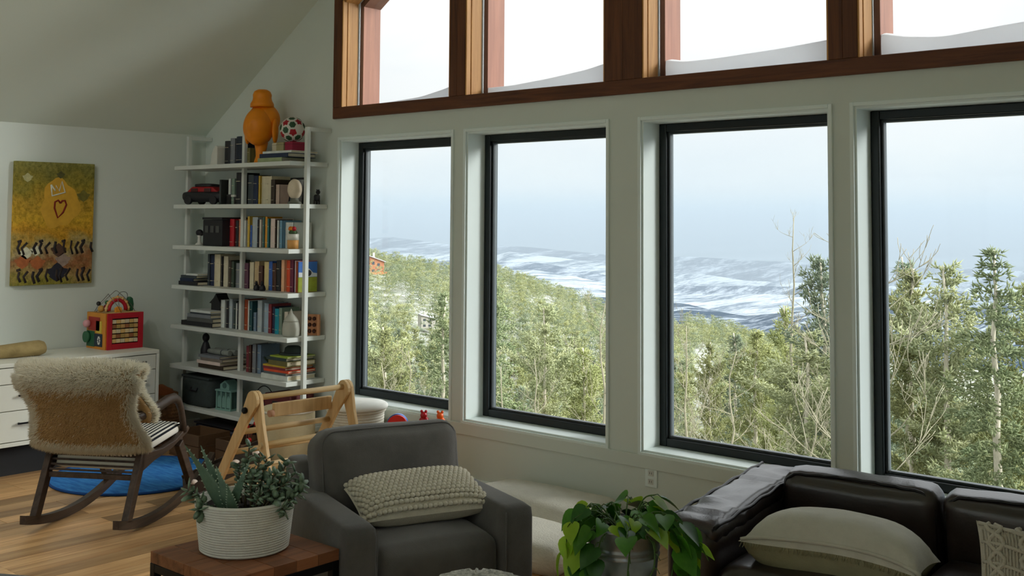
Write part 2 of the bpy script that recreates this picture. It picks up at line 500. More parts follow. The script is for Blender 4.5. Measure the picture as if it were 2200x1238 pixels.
# upper windows: stained timber casing and jambs, glass, red cedar exterior trim
cedar = wood_mat('stained_timber', (70, 40, 26), (122, 72, 44), 0.5, axis='x', grain=30)
cedarv = wood_mat('stained_timber_upright', (66, 38, 25), (118, 70, 42), 0.5, axis='z', grain=30)
jambw = wood_mat('honey_timber_jamb', (176, 122, 66), (222, 168, 104), 0.5, axis='z', grain=30)
redw = wood_mat('red_cedar_exterior', (92, 58, 46), (120, 80, 64), 0.6, axis='z', grain=24)
paste = mat('white_glazing_tape', (232, 236, 238), 0.5, var=0.01)
def quad_frame(x0, x1, z0, y0, y1, w, mbx):
    """frame of a window whose top follows the roof slope"""
    zt0, zt1 = top_z(x0), top_z(x1)
    s = (zt1 - zt0) / (x1 - x0)
    mbx[0].box(x0 - w, x0, y0, y1, z0 - w, top_z(x0) + w * .6)
    mbx[1].box(x1, x1 + w, y0, y1, z0 - w, top_z(x1) + w * .6)
    mbx[2].box(x0 - 0, x1 + 0, y0, y1, z0 - w, z0)
    mbx[3].prism([(x0 - w, top_z(x0) - s * w * .3), (x1 + w, top_z(x1) + s * w * .3), (x1 + w, top_z(x1) + s * w * .3 + w * 1.2), (x0 - w, top_z(x0) - s * w * .3 + w * 1.2)], 'y', y0, y1)
# one continuous bottom rail casing and mullion casings
rail = MB(); rail.box(-4.828, XR, -0.022, 0.0, 2.365, 2.4455)
rail = struct(rail, 'trim_2', cedar, label='dark stained timber rail running under the upper windows', bevel=0.004)
for i, (a, b) in enumerate(UP):
    t = thing('window_%d' % (i + 5), None, None); t['kind'] = 'structure'
    la = -4.828 if i == 0 else (UP[i - 1][1] + a) / 2
    rb = b + 0.07 if i == 3 else (b + UP[i + 1][0]) / 2
    # face casings, left and right, up to the slope
    c = MB(); c.prism([(la, 2.4455), (a, 2.4455), (a, top_z(a) + .06), (la, top_z(la) + .075)], 'y', -0.022, 0.0)
    c.build('upright_casing', cedarv, t, bevel=0.003)
    c = MB(); c.prism([(b, 2.4455), (rb, 2.4455), (rb, top_z(rb) + .06), (b, top_z(b) + .06)], 'y', -0.022, 0.0)
    c.build('upright_casing', cedarv, t, bevel=0.003)
    c = MB(); c.prism([(a, top_z(a)), (b, top_z(b)), (b, top_z(b) + .085), (a, top_z(a) + .085)], 'y', -0.022, 0.0)
    c.build('sloping_casing', cedarv, t, bevel=0.003)
    # inner jambs
    for x0, x1 in ((a, a + .014), (b - .014, b)):
        c = MB(); c.prism([(x0, ZU), (x1, ZU), (x1, top_z(x1)), (x0, top_z(x0))], 'y', 0.024, 0.118); c.build('jamb', jambw, t, bevel=0.003)
        xx0, xx1 = (a, a + .010) if x0 == a else (b - .010, b)
        c = MB(); c.prism([(xx0, ZU), (xx1, ZU), (xx1, top_z(xx1)), (xx0, top_z(xx0))], 'y', -0.018, 0.021); c.build('jamb_edge', jambw, t, bevel=0.003)
        c = MB(); c.prism([(x0, ZU), (x1, ZU), (x1, top_z(x1)), (x0, top_z(x0))], 'y', 0.120, 0.138); c.build('glazing_tape', paste, t)
        xe0, xe1 = (a, a + .045) if x0 == a else (b - .045, b)
        c = MB(); c.prism([(xe0, ZU + .01), (xe1, ZU + .01), (xe1, top_z(xe1)), (xe0, top_z(xe0))], 'y', 0.142, 0.30); c.build('exterior_trim', redw, t, bevel=0.003)
    c = MB(); c.prism([(a + .014, top_z(a + .014) - .018), (b - .014, top_z(b - .014) - .018), (b - .014, top_z(b - .014)), (a + .014, top_z(a + .014))], 'y', 0.0, 0.118); c.build('head', jambw, t)
    c = MB(); c.prism([(a + .046, top_z(a + .046) - .055), (b - .046, top_z(b - .046) - .055), (b - .046, top_z(b - .046)), (a + .046, top_z(a + .046))], 'y', 0.142, 0.30); c.build('exterior_trim', redw, t)
    c = MB(); c.box(a, b, 0.0, 0.118, ZU - .004, ZU + .004); c.build('sill', cedar, t)
    g = MB(); g.prism([(a + .014, ZU + .005), (b - .014, ZU + .005), (b - .014, top_z(b - .014) - .01), (a + .014, top_z(a + .014) - .01)], 'y', 0.126, 0.130); g.build('pane', GLASS, t)
    c = MB(); c.box(a, b, 0.142, 0.40, ZU - .06, ZU + .008); c.build('exterior_sill', redw, t)
# snow drifted on the outer sills
snow = mat('snow', (238, 241, 244), 0.8, var=0.01, scale=5, bump=0.05, bscale=40, trans=.55)
DR = [[(0, .015), (.25, .02), (.6, .035), (.85, .075), (1, .115)], [(0, .05), (.2, .05), (.5, .07), (.8, .10), (.93, .125), (1, .125)],
      [(0, .105), (.1, .085), (.3, .085), (.7, .10), (1, .12)], [(0, .12), (.1, .095), (.3, .075), (.6, .10), (1, .12)]]
for i, (a, b) in enumerate(UP):
    prof = DR[i]
    def hz(u):
        for (u0, h0), (u1, h1) in zip(prof, prof[1:]):
            if u <= u1: return h0 + (h1 - h0) * (u - u0) / (u1 - u0)
        return prof[-1][1]
    x0, x1 = a + .047, b - .047
    def P(u, v, x0=x0, x1=x1):
        h = (hz(max(0, u - .04)) + hz(u) + hz(min(1, u + .04))) / 3
        k = v * 2  # front face up, then over the top to the back
        if k < 1: return (x0 + (x1 - x0) * u, 0.147 - .004 * math.sin(k * 3), ZU + .008 + h * k ** .8)
        q = k - 1
        return (x0 + (x1 - x0) * u, 0.147 + .24 * q, ZU + .008 + h * (1 + .25 * math.sin(q * 2.6)) * (1 - q ** 3))
    mb = MB(); mb.grid(P, 40, 17)
    o = mb.build('snow_drift', snow)
    tag(o, ['thin snow drift on the outer ledge of the leftmost upper window', 'snow drift on the outer ledge of the second upper window from the left',
            'snow drift on the outer ledge of the third upper window, right of the wide post', 'snow drift on the outer ledge of the rightmost upper window'][i], 'snow', kind='stuff')

# added windows, out of view, for more light: back wall, roof, right wall
k = 9
for a, b in BW:
    t = thing('window_%d' % k, None, None); t['kind'] = 'structure'; k += 1
    f = MB(); frame_boxes(f, a, b, BZ[0], BZ[1], YB - .16, YB - .08, .06); f.box((a + b) / 2 - .04, (a + b) / 2 + .04, YB - .16, YB - .08, BZ[0] + .06, BZ[1] - .06); f.build('frame', blackf, t)
    g = MB(); g.box(a + .06, b - .06, YB - .122, YB - .118, BZ[0] + .06, BZ[1] - .06); g.build('pane', GLASS, t)
for a, b in SKY_Y:
    t = thing('window_%d' % k, None, None); t['kind'] = 'structure'; k += 1
    x0, x1 = SKY_X
    def sl(xa, xb, y0, y1, d0, d1, mbx): mbx.prism([(xa, ceil_z(xa) + d0), (xb, ceil_z(xb) + d0), (xb, ceil_z(xb) + d1), (xa, ceil_z(xa) + d1)], 'y', y0, y1)
    f = MB(); sl(x0, x1, a, a + .06, .2, .32, f); sl(x0, x1, b - .06, b, .2, .32, f); sl(x0, x0 + .06, a + .06, b - .06, .2, .32, f); sl(x1 - .06, x1, a + .06, b - .06, .2, .32, f); f.build('frame', trimw, t)
    g = MB(); sl(x0 + .06, x1 - .06, a + .06, b - .06, .25, .256, g); g.build('pane', GLASS, t)
for a, b in RW:
    t = thing('window_%d' % k, None, None); t['kind'] = 'structure'; k += 1
    f = MB()
    f.box(XR + .1, XR + .18, a, a + .06, RZ[0], RZ[1]); f.box(XR + .1, XR + .18, b - .06, b, RZ[0], RZ[1]); f.box(XR + .1, XR + .18, a + .06, b - .06, RZ[0], RZ[0] + .06); f.box(XR + .1, XR + .18, a + .06, b - .06, RZ[1] - .06, RZ[1])
    f.build('frame', blackf, t)
    g = MB(); g.box(XR + .138, XR + .142, a + .06, b - .06, RZ[0] + .06, RZ[1] - .06); g.build('pane', GLASS, t)

# outlet plate under the sill
t = thing('wall_outlet', 'white electrical outlet plate on the wall under the windows, behind the trailing plant', 'outlet', (-2.153, -0.001, 0.302))
mb = MB(); mb.box(-.038, .038, -.007, 0, -.052, .052); pl = mb.build('cover_plate', trimw, t, bevel=0.003)
for zz in (-.022, .022):
    mb = MB(); mb.box(-.017, .017, -.0095, -.007, zz - .014, zz + .014); so = mb.build('socket', mat('socket_plastic', (205, 206, 200), .4, var=.02), t, bevel=0.002)
    mb = MB()
    for xx in (-.006, .006): mb.box(xx - .0014, xx + .0014, -.0100, -.0096, zz - .005, zz + .006)
    mb.build('slot', darkgrey, so)

# added track light, out of view, to brighten the left wall and floor
lt = thing('added_track_light', 'black ceiling track with three spot heads, added out of view to brighten the left wall', 'added lamp', (0, 0, 0))
tx = -3.6; tz = ceil_z(tx)
mb = MB(); mb.box(tx - .02, tx + .02, -5.6, -3.4, tz - .30, tz - .27); mb.build('rail', blackf, lt)
for y in (-5.4, -3.6): mb = MB(); mb.tube([(tx, y, tz - .27), (tx, y, tz + .02)], .008, 8); mb.build('hanger', blackf, lt)
for k, (y, tgt) in enumerate(((-5.2, (-6.42, -3.1, 1.3)), (-4.5, (-6.42, -2.5, 1.1)), (-3.8, (-5.4, -2.3, 0.0)))):
    p = Vector((tx, y, tz - .42)); d = (Vector(tgt) - p).normalized()
    M_ = T(*p) @ d.to_track_quat('-Z', 'Y').to_matrix().to_4x4()
    mb = MB(); mb.lathe([(.0, .10), (.045, .10), (.055, .0), (.055, -.07), (.050, -.07), (.048, -.0), (0, .02)], n=20, M=M_); hd = mb.build('fill_spot_head', blackf, lt)
    mb = MB(); mb.tube([p + Vector((0, 0, .05)), (tx, y, tz - .28)], .01, 8); mb.build('swivel', blackf, hd)
    sd = bpy.data.lights.new('fill_spot_bulb', 'SPOT'); sd.energy = (52, 62, 40)[k]; sd.spot_size = math.radians(92); sd.spot_blend = 1.0; sd.shadow_soft_size = .05; sd.color = (1.0, .97, .92)
    so_ = bpy.data.objects.new('fill_spot_bulb', sd); COL.objects.link(so_); so_.parent = lt
    so_.location = p + d * .06; so_.rotation_euler = d.to_track_quat('-Z', 'Y').to_euler()
# ------------------------------------------------------------------ outside: slope, wooded hill, mountains, plain, haze
CX, CY = 1.206, -4.955
def interp(x, pts):
    if x <= pts[0][0]: return pts[0][1]
    for (a, b), (c, d) in zip(pts, pts[1:]):
        if x <= c: return b + (d - b) * (x - a) / (c - a)
    return pts[-1][1]
CREST = [(-60, -1.2), (-48.95, -1.75), (-48.1, -2.05), (-46.9, -2.1), (-45.7, -2.45), (-44.6, -2.85), (-42.4, -2.95), (-41.3, -3.2), (-40.1, -3.45), (-38.9, -3.8), (-37.5, -4.2),
         (-36.4, -4.65), (-34.6, -5.0), (-33.3, -5.2), (-31.8, -5.45), (-30.4, -5.7), (-29, -6.3), (-25.3, -6.9), (-10, -7.5), (20, -8)]
HR = 700.0
def ground(phi, r):
    zc = 1.67 + HR * math.tan(math.radians(interp(phi, CREST))) - 4.0
    zv = min(-44.0, zc + 22) if zc > -60 else -44.0
    z = interp(r, [(3, -2.6), (12, -4.6), (40, -11.6), (90, -22.5), (150, -34.0), (220, zv), (HR, zc), (820, zc - 8), (1000, zc - 70), (1200, zc - 130)])
    a = math.radians(phi); x, y = CX + r * math.sin(a), CY + r * math.cos(a)
    amp = 0.012 * r if r > 100 else 0.004 * r
    return z + amp * noise.noise(Vector((x, y, 0)) * (0.013 if r > 100 else 0.06))
def at(phi, r, dz=0.0):
    a = math.radians(phi)
    return Vector((CX + r * math.sin(a), CY + r * math.cos(a), ground(phi, r) + dz))

snowground = mat('snowy_ground', (84, 86, 62), 0.9, scale=0.11, c2=(166, 168, 160), bump=0.1, bscale=1.0)
rs = [6.5, 9, 12, 17, 24, 32, 40, 55, 70, 90, 115, 150, 185, 220, 270, 330, 400, 470, 540, 600, 650, 700, 760, 820, 900, 1000, 1200]
mb = MB()
phis = [-64 + 80 * i / 90 for i in range(91)]
def P(u, v):
    i = int(round(u * 90)); j = int(round(v * (len(rs) - 1)))
    q = at(phis[i], rs[j])
    return (q.x, max(q.y, 0.30), q.z)
mb.grid(P, 91, len(rs))
struct(mb, 'terrain', snowground)

def mountain_mat(name, forest, snowc, amount, scale):
    m = bpy.data.materials.new(name); m.use_nodes = True
    N = m.node_tree.nodes; L = m.node_tree.links; b = N['Principled BSDF']; b.inputs['Roughness'].default_value = 0.9; b.inputs['Specular IOR Level'].default_value = 0.1
    g = N.new('ShaderNodeNewGeometry')
    mp = N.new('ShaderNodeMapping'); mp.inputs['Scale'].default_value = (1, 0.10, 1.7); mp.inputs['Rotation'].default_value = (0, 0, math.radians(-33)); L.new(g.outputs['Position'], mp.inputs[0])
    a = N.new('ShaderNodeTexNoise'); a.inputs['Scale'].default_value = scale; a.inputs['Detail'].default_value = 12; a.inputs['Roughness'].default_value = 0.68; a.inputs['Distortion'].default_value = 0.4
    L.new(mp.outputs[0], a.inputs['Vector'])
    f2 = N.new('ShaderNodeTexNoise'); f2.inputs['Scale'].default_value = scale * 7; f2.inputs['Detail'].default_value = 6; f2.inputs['Roughness'].default_value = 0.75
    L.new(mp.outputs[0], f2.inputs['Vector'])
    mm = N.new('ShaderNodeMath'); mm.operation = 'MULTIPLY_ADD'; mm.inputs[1].default_value = 0.75; L.new(f2.outputs['Fac'], mm.inputs[0])
    sb = N.new('ShaderNodeMath'); sb.operation = 'ADD'; sb.inputs[1].default_value = -0.375; L.new(a.outputs['Fac'], sb.inputs[0]); L.new(sb.outputs[0], mm.inputs[2]); a = mm
    r = N.new('ShaderNodeValToRGB'); r.color_ramp.elements[0].position = max(0.01, amount - 0.09); r.color_ramp.elements[1].position = min(0.99, amount + 0.09)
    r.color_ramp.elements[0].color = lin(forest); r.color_ramp.elements[1].color = lin(snowc)
    L.new(a.outputs[0], r.inputs[0]); L.new(r.outputs[0], b.inputs['Base Color'])
    return m
PLAIN = -595.0
def ridge(name, crest, r0, front, m, rough=1.0, seed=0.0, lab=None):
    mb = MB(); nphi = 190
    rr = [front, front + (r0 - front) * .2, front + (r0 - front) * .4, front + (r0 - front) * .6, front + (r0 - front) * .75, front + (r0 - front) * .87, front + (r0 - front) * .95, r0, r0 * 1.02, r0 * 1.06, r0 * 1.13]
    rr2 = []
    for a, b in zip(rr, rr[1:]): rr2 += [a, (a + b) / 2]
    rr = rr2 + [rr[-1]]
    def P(u, v):
        phi = -64 + 76 * u; k = v * (len(rr) - 1); r = rr[int(round(k))]
        zc = 1.67 + r0 * math.tan(math.radians(interp(phi, crest)))
        zb = 1.67 + front * math.tan(math.radians(interp(phi, crest) - 3.2)); zb = max(zb, PLAIN - 5)
        if r <= r0:
            t = (r - front) / (r0 - front); z = zb + (zc - zb) * (t ** 1.15)
        else:
            t = (r - r0) / (r0 * .13); z = zc - (zc - PLAIN) * t
        a = math.radians(phi); x, y = CX + r * math.sin(a), CY + r * math.cos(a)
        nz = noise.fractal(Vector((x / r0 * 9 + seed, y / r0 * 9, seed)), 0.9, 2.1, 6)
        z += nz * r0 * 0.0022 * rough * (1 if r < r0 * .97 else 0.45)
        return (x, y, z)
    mb.grid(P, nphi, len(rr))
    return struct(mb, name, m, label=lab)
R1 = [(-64, -1.1), (-48.95, -1.12), (-47.64, -1.0), (-46.2, -1.18), (-44.6, -1.37), (-42.45, -1.36), (-40.15, -1.49), (-37.97, -1.69), (-36.4, -1.82), (-33.29, -1.88), (-31.76, -1.91), (-29.42, -2.05), (-27.12, -2.08), (-25.2, -2.26), (-16, -2.3), (12, -2.3)]
R2 = [(-64, -1.5), (-48.94, -1.72), (-44.6, -1.83), (-42.44, -2.01), (-41.6, -1.71), (-40.14, -1.87), (-37.72, -2.14), (-36.4, -2.3), (-33.3, -2.75), (-31.76, -2.79), (-29.43, -3.08), (-25, -3.2), (12, -3.0)]
R3 = [(-64, -2.0), (-48.94, -2.2), (-44.59, -2.19), (-42.44, -2.3), (-41.11, -2.24), (-40.14, -2.23), (-37.96, -2.58), (-36.4, -2.9), (-33.3, -3.33), (-31.29, -3.37), (-29.43, -3.27), (-25.22, -3.37), (12, -3.2)]
R35 = [(p, a - .42) for p, a in R3]
R4 = [(-64, -4.3), (-44.57, -4.1), (-36.4, -4.04), (-33.9, -4.32), (-32.9, -4.26), (-32.24, -4.33), (-31.06, -4.62), (-29.44, -4.86), (-27.15, -4.61), (-25.23, -4.47), (-16.45, -3.9), (12, -3.5)]
ridge('mountain_ridge', R1, 9000, 7300, mountain_mat('far_forest_ridge', (34, 56, 74), (160, 166, 172), .56, .0075), 1.0, 1.3)  # haze blue is mixed into the forest colours of these ridges
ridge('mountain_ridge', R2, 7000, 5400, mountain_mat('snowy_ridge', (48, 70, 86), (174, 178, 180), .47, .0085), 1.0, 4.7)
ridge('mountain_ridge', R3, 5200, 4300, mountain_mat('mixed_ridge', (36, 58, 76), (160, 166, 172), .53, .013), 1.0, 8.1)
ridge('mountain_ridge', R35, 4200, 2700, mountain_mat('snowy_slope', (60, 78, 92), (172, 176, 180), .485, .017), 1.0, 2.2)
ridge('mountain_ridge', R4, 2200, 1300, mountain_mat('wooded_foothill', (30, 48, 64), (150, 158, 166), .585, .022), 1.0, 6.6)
mb = MB()
def P(u, v):
    a = math.radians(-70 + 90 * u); r = 2000 * (28000 / 2000) ** v
    return (CX + r * math.sin(a), CY + r * math.cos(a), PLAIN)
mb.grid(P, 60, 24)
struct(mb, 'distant_plain', mountain_mat('plain_fields', (84, 98, 100), (170, 172, 172), .5, .0006), kind=None) if False else struct(mb, 'plain_land', mountain_mat('plain_fields', (84, 98, 100), (170, 172, 172), .5, .0006))

# valley haze: a real scattering volume over the mountains
hz = bpy.data.materials.new('valley_haze'); hz.use_nodes = True
N = hz.node_tree.nodes; N.clear(); o_ = N.new('ShaderNodeOutputMaterial'); vs_ = N.new('ShaderNodeVolumeScatter')
vs_.inputs['Color'].default_value = (0.85, 0.93, 1.0, 1); vs_.inputs['Density'].default_value = 0.45 / 4600.0; vs_.inputs['Anisotropy'].default_value = 0.0
va_ = N.new('ShaderNodeVolumeAbsorption'); va_.inputs['Color'].default_value = (0.15, 0.30, 0.42, 1); va_.inputs['Density'].default_value = 0.60 / 4600.0
ad_ = N.new('ShaderNodeAddShader'); hz.node_tree.links.new(vs_.outputs[0], ad_.inputs[0]); hz.node_tree.links.new(va_.outputs[0], ad_.inputs[1])
hz.node_tree.links.new(ad_.outputs[0], o_.inputs['Volume'])
mb = MB(); mb.box(-32000, 14000, 1000, 30000, -900, 140)
o = mb.build('haze', hz); tag(o, 'thin blue haze hanging over the valley and distant mountains', 'haze', kind='stuff')

# ---------------------------------------------------------------- trees
def spikes(pos, d, ln, wd, rng):
    """slim tetrahedral needle tufts: base triangle at pos, tip along d"""
    n = len(pos)
    ref = rng.normal(size=(n, 3)); x = np.cross(d, ref); x /= np.linalg.norm(x, axis=1)[:, None] + 1e-9; y = np.cross(d, x)
    v = np.empty((n, 4, 3))
    for k in range(3):
        a = 2 * PI * k / 3
        v[:, k] = pos + (x * math.cos(a) + y * math.sin(a)) * wd[:, None] + d * (ln * .35)[:, None]
    v[:, 3] = pos + d * ln[:, None]
    base = pos
    vv = np.concatenate([v, base[:, None, :]], axis=1).reshape(-1, 3)
    i = np.arange(n)[:, None] * 5
    t = np.array([[0, 1, 3], [1, 2, 3], [2, 0, 3], [1, 0, 4], [2, 1, 4], [0, 2, 4]])
    f = (i[:, :, None] + t[None]).reshape(-1, 3)
    return vv, f
def tri_mesh(name, vv, ff, m):
    me = bpy.data.meshes.new(name); nf = len(ff)
    me.vertices.add(len(vv)); me.vertices.foreach_set('co', np.asarray(vv, np.float32).reshape(-1))
    me.loops.add(nf * 3); me.loops.foreach_set('vertex_index', np.asarray(ff, np.int32).reshape(-1))
    me.polygons.add(nf); me.polygons.foreach_set('loop_start', np.arange(nf, dtype=np.int32) * 3)
    me.materials.append(m); me.update(calc_edges=True)
    return me
def crown_mesh(name, seed, h, r, m, kind='spruce', dens=1.0, size=1.0, t0=0.16):
    g = np.random.default_rng(seed)
    P_, D_, L_, W_ = [], [], [], []
    nw = int(h * 2.6 * dens)
    for i in range(nw):
        t = t0 + (1 - t0) * ((i + g.uniform(-.4, .4)) / nw); t = min(max(t, t0), .995)
        if kind == 'spruce': R = r * (1 - t) ** 0.85 / (1 - t0) ** .85 + .12
        else: R = r * min(1.0, 2.1 * (1 - t) ** 0.62) * (0.75 + 0.25 * math.sin(t * 19 + seed)) * min(1, (t - t0) * 4 + .55)
        nb = 6 if kind == 'spruce' else 5
        for b in range(nb):
            az = g.uniform(0, 2 * PI); L = R * g.uniform(.55, 1.12)
            el = (-0.30 + 0.75 * t ** 2.5 if kind == 'spruce' else -0.05 + 0.7 * t) + g.uniform(-.18, .18)
            bd = np.array([math.cos(az) * math.cos(el), math.sin(az) * math.cos(el), math.sin(el)])
            k = max(2, int(L / (0.20 * size)))
            s = np.linspace(.22, 1.0, k) * L
            base = np.array([0, 0, t * h])
            pts = base + s[:, None] * bd + np.array([0, 0, -1.0]) * (0.05 * s ** 2 if kind == 'spruce' else -0.05 * s ** 2)[:, None]
            q = 6 if kind == 'spruce' else 8
            pp = np.repeat(pts, q, axis=0) + g.normal(size=(k * q, 3)) * .06 * size
            dd = bd * .75 + g.normal(size=(k * q, 3)) * (.55 if kind == 'spruce' else .8) + np.array([0, 0, .18])
            dd /= np.linalg.norm(dd, axis=1)[:, None]
            P_.append(pp); D_.append(dd); L_.append(g.uniform(.16, .36, k * q) * size); W_.append(g.uniform(.022, .045, k * q) * size)
    # leader
    vv, ff = spikes(np.concatenate(P_), np.concatenate(D_), np.concatenate(L_), np.concatenate(W_), g)
    return tri_mesh(name, vv, ff, m)
need = [mat('needles_olive', (150, 156, 104), .8, c2=(196, 198, 146), scale=.8, rnd=.16, trans=.5, spec=.2),
        mat('needles_green', (124, 140, 102), .8, c2=(170, 178, 136), scale=.8, rnd=.16, trans=.5, spec=.2),
        mat('needles_bluegreen', (128, 144, 120), .8, c2=(176, 184, 156), scale=.8, rnd=.16, trans=.5, spec=.2),
        mat('needles_pale', (160, 168, 126), .8, c2=(204, 206, 166), scale=.8, rnd=.16, trans=.5, spec=.2)]
bark = mat('pale_bark', (186, 178, 158), .85, var=.2, scale=6, stretch=(4, 4, 1))
aspb = mat('aspen_bark', (140, 134, 112), .8, var=.1, scale=5, rnd=.06)
H0 = 12.0
crowns = []
for i, (kind, r, m) in enumerate([('spruce', 2.5, need[1]), ('pine', 2.3, need[0]), ('pine', 2.6, need[3]), ('spruce', 2.2, need[2]), ('pine', 2.0, need[2])]):
    crowns.append(crown_mesh('crown', 11 + i, H0, r, m, kind, t0=.26 if kind == 'pine' else .2))
low = []
for i in range(4):
    low.append(crown_mesh('crown', 31 + i, H0, [2.3, 2.2, 2.5, 2.1][i], need[[1, 0, 3, 2][i]], ['spruce', 'pine', 'pine', 'spruce'][i], dens=.62, size=1.75, t0=.2))
def trunk_mesh(seed):
    rg = random.Random(seed); mb = MB()
    pts = [(rg.uniform(-.016, .016) * k, rg.uniform(-.016, .016) * k, H0 * k / 8) for k in range(9)]; pts[0] = (0, 0, -1.0)
    mb.tube(pts, [.17 * (1 - k / 9.5) + .012 for k in range(9)], 8)
    return mb.mesh('trunk', bark)
trunks = [trunk_mesh(s) for s in range(3)]
def mesh_obj(name, me, parent):
    o = bpy.data.objects.new(name, me); COL.objects.link(o); o.parent = parent; return o
def conifer(phi, r, h, k, label, group=None, wide=1.0, lo=False, rz=None):
    t = thing('conifer', label, 'tree', at(phi, r), rng.uniform(0, 6.28) if rz is None else rz, group)
    s = h / H0; t.scale = (s * wide, s * wide, s)
    mesh_obj('crown', (low if lo else crowns)[k % (4 if lo else 5)], t); mesh_obj('trunk', trunks[k % 3], t)
    return t
rng = random.Random(12)
def top_h(phi, r, ang):   # height that puts a tree top at this elevation angle
    return 1.67 + r * math.tan(math.radians(ang)) - ground(phi, r)
NEAR = [  # phi, r, elevation of top, crown kind, width, label
    (-21.7, 52, -1.75, 3, .80, 'slender spruce with a bare tip at the left edge of the rightmost window'),
    (-21.5, 46, -2.3, 1, 1.0, 'olive pine just behind the curling bare branches in the rightmost window'),
    (-19.9, 44, -2.15, 2, 1.0, 'pale green pine with a long straight trunk, mid rightmost window'),
    (-17.75, 40, -1.35, 0, 1.05, 'tallest dark spruce, its tip highest in the rightmost window'),
    (-16.3, 45, -2.7, 1, 1.1, 'olive pine at the right edge of the rightmost window'),
    (-25.6, 50, -1.85, 4, .95, 'tall grey-green pine against the right frame of the third window'),
    (-27.4, 60, -4.3, 1, .75, 'small ragged pine below the tall leafless tree in the third window'),
    (-28.9, 62, -5.5, 1, 1.0, 'bushy olive pine in the middle of the third window'),
    (-26.4, 44, -5.6, 2, 1.3, 'broad pale pine low in the right half of the third window'),
    (-31.2, 85, -6.2, 1, .75, 'narrow olive pine beside the snowy road in the third window'),
    (-29.9, 150, -5.7, 3, 1.2, 'hazy blue-green spruce behind the road in the third window'),
    (-39.6, 62, -4.6, 2, .95, 'pale yellow-green pine standing alone in the middle of the second window'),
    (-42.3, 75, -3.1, 0, 1.0, 'dark pine against the left frame of the second window'),
    (-37.6, 64, -6.6, 1, 1.1, 'olive pine left of the white leafless tree in the second window'),
    (-47.9, 60, -5.6, 1, 1.1, 'bright yellow-green pine low in the leftmost window'),
    (-49.0, 66, -4.6, 2, 1.0, 'pale pine against the left frame of the leftmost window'),
    (-44.9, 70, -3.9, 0, 1.0, 'dark green pine against the right frame of the leftmost window'),
]
for phi, r, ang, k, w, lab in NEAR: conifer(phi, r, top_h(phi, r, ang), k, lab, wide=w)
# the belt of trees on the slope below the house
BELT = 'conifer among others on the snowy slope below the house'
placed = [at(a[0], a[1]) for a in NEAR]; tries = 0
n = 0
while n < 190:
    phi = rng.uniform(-51, -13); r = 55 * (230 / 55) ** rng.random()
    if -32.2 < phi < -30.6 and r > 95: continue
    hmax = top_h(phi, r, interp(phi, CREST) - (2.2 if phi < -24 else 0.0) - 10.0 * max(0, 1 - r / 170))
    q = at(phi, r)
    if any((q - p).length < 4.3 for p in placed): tries += 1; n += tries % 40 == 0; continue
    placed.append(q)
    h = min(rng.uniform(8, 13), max(hmax, 4.5))
    if phi > -24: h = rng.uniform(9, 14)
    conifer(phi, r, h, rng.randrange(4), BELT, 'conifers on the slope below the house', wide=rng.uniform(.85, 1.15), lo=r > 75); n += 1
# the wooded hill across the valley: the nearest as things, the rest as one mass
HILL = 'small distant conifer on the wooded hillside across the valley'
tiny = []
for i in range(4): tiny.append(crown_mesh('crown', 71 + i, H0, [2.6, 2.5, 2.8, 2.4][i], need[[1, 0, 3, 2][i]], ['spruce', 'pine', 'pine', 'spruce'][i], dens=.30, size=3.4, t0=.08))
spots = []
while len(spots) < 5200:
    phi = rng.uniform(-52, -23.5); r = math.sqrt(rng.uniform(215 ** 2, 790 ** 2))
    if -32.0 < phi < -30.9 and r < 480: continue
    if (-49.2 < phi < -47.6 and 540 < r < 612) or (-46.5 < phi < -45.1 and 360 < r < 425): continue
    if noise.noise(Vector((phi * .9, r * .02, 3))) > .36: continue
    spots.append((r, phi))
spots.sort()
near_, rest_ = [], []
cell = {}
for r, phi in spots:
    q = at(phi, r); c_ = (int(q.x // 4.2), int(q.y // 4.2))
    if len(near_) < 300 and not any((cell.get((c_[0] + i, c_[1] + j)) is not None and (cell[(c_[0] + i, c_[1] + j)] - q).length < 4.2) for i in (-1, 0, 1) for j in (-1, 0, 1)):
        cell[c_] = q; near_.append((r, phi))
    else: rest_.append((r, phi))
spots = near_ + rest_
for r, phi in spots[:300]:
    h = rng.uniform(7, 11)
    o = bpy.data.objects.new('distant_conifer', tiny[rng.randrange(4)]); COL.objects.link(o)
    o.location = at(phi, r, -.3); o.rotation_euler = (0, 0, rng.uniform(0, 6)); s = h / H0; o.scale = (s * 1.1, s * 1.1, s)
    tag(o, HILL, 'tree', 'conifers on the wooded hillside')
mini = [crown_mesh('crown', 171 + i, H0, [2.7, 2.6, 2.9, 2.5][i], need[[1, 0, 3, 2][i]], ['spruce', 'pine', 'pine', 'spruce'][i], dens=.17, size=4.6, t0=.06) for i in range(4)]
tdat = []
for me in mini:
    v = np.empty(len(me.vertices) * 3, np.float32); me.vertices.foreach_get('co', v)
    f = np.empty(len(me.polygons) * 3, np.int32); me.loops.foreach_get('vertex_index', f)
    tdat.append((v.reshape(-1, 3), f.reshape(-1, 3)))
buckets = {k: ([], [], 0) for k in range(4)}
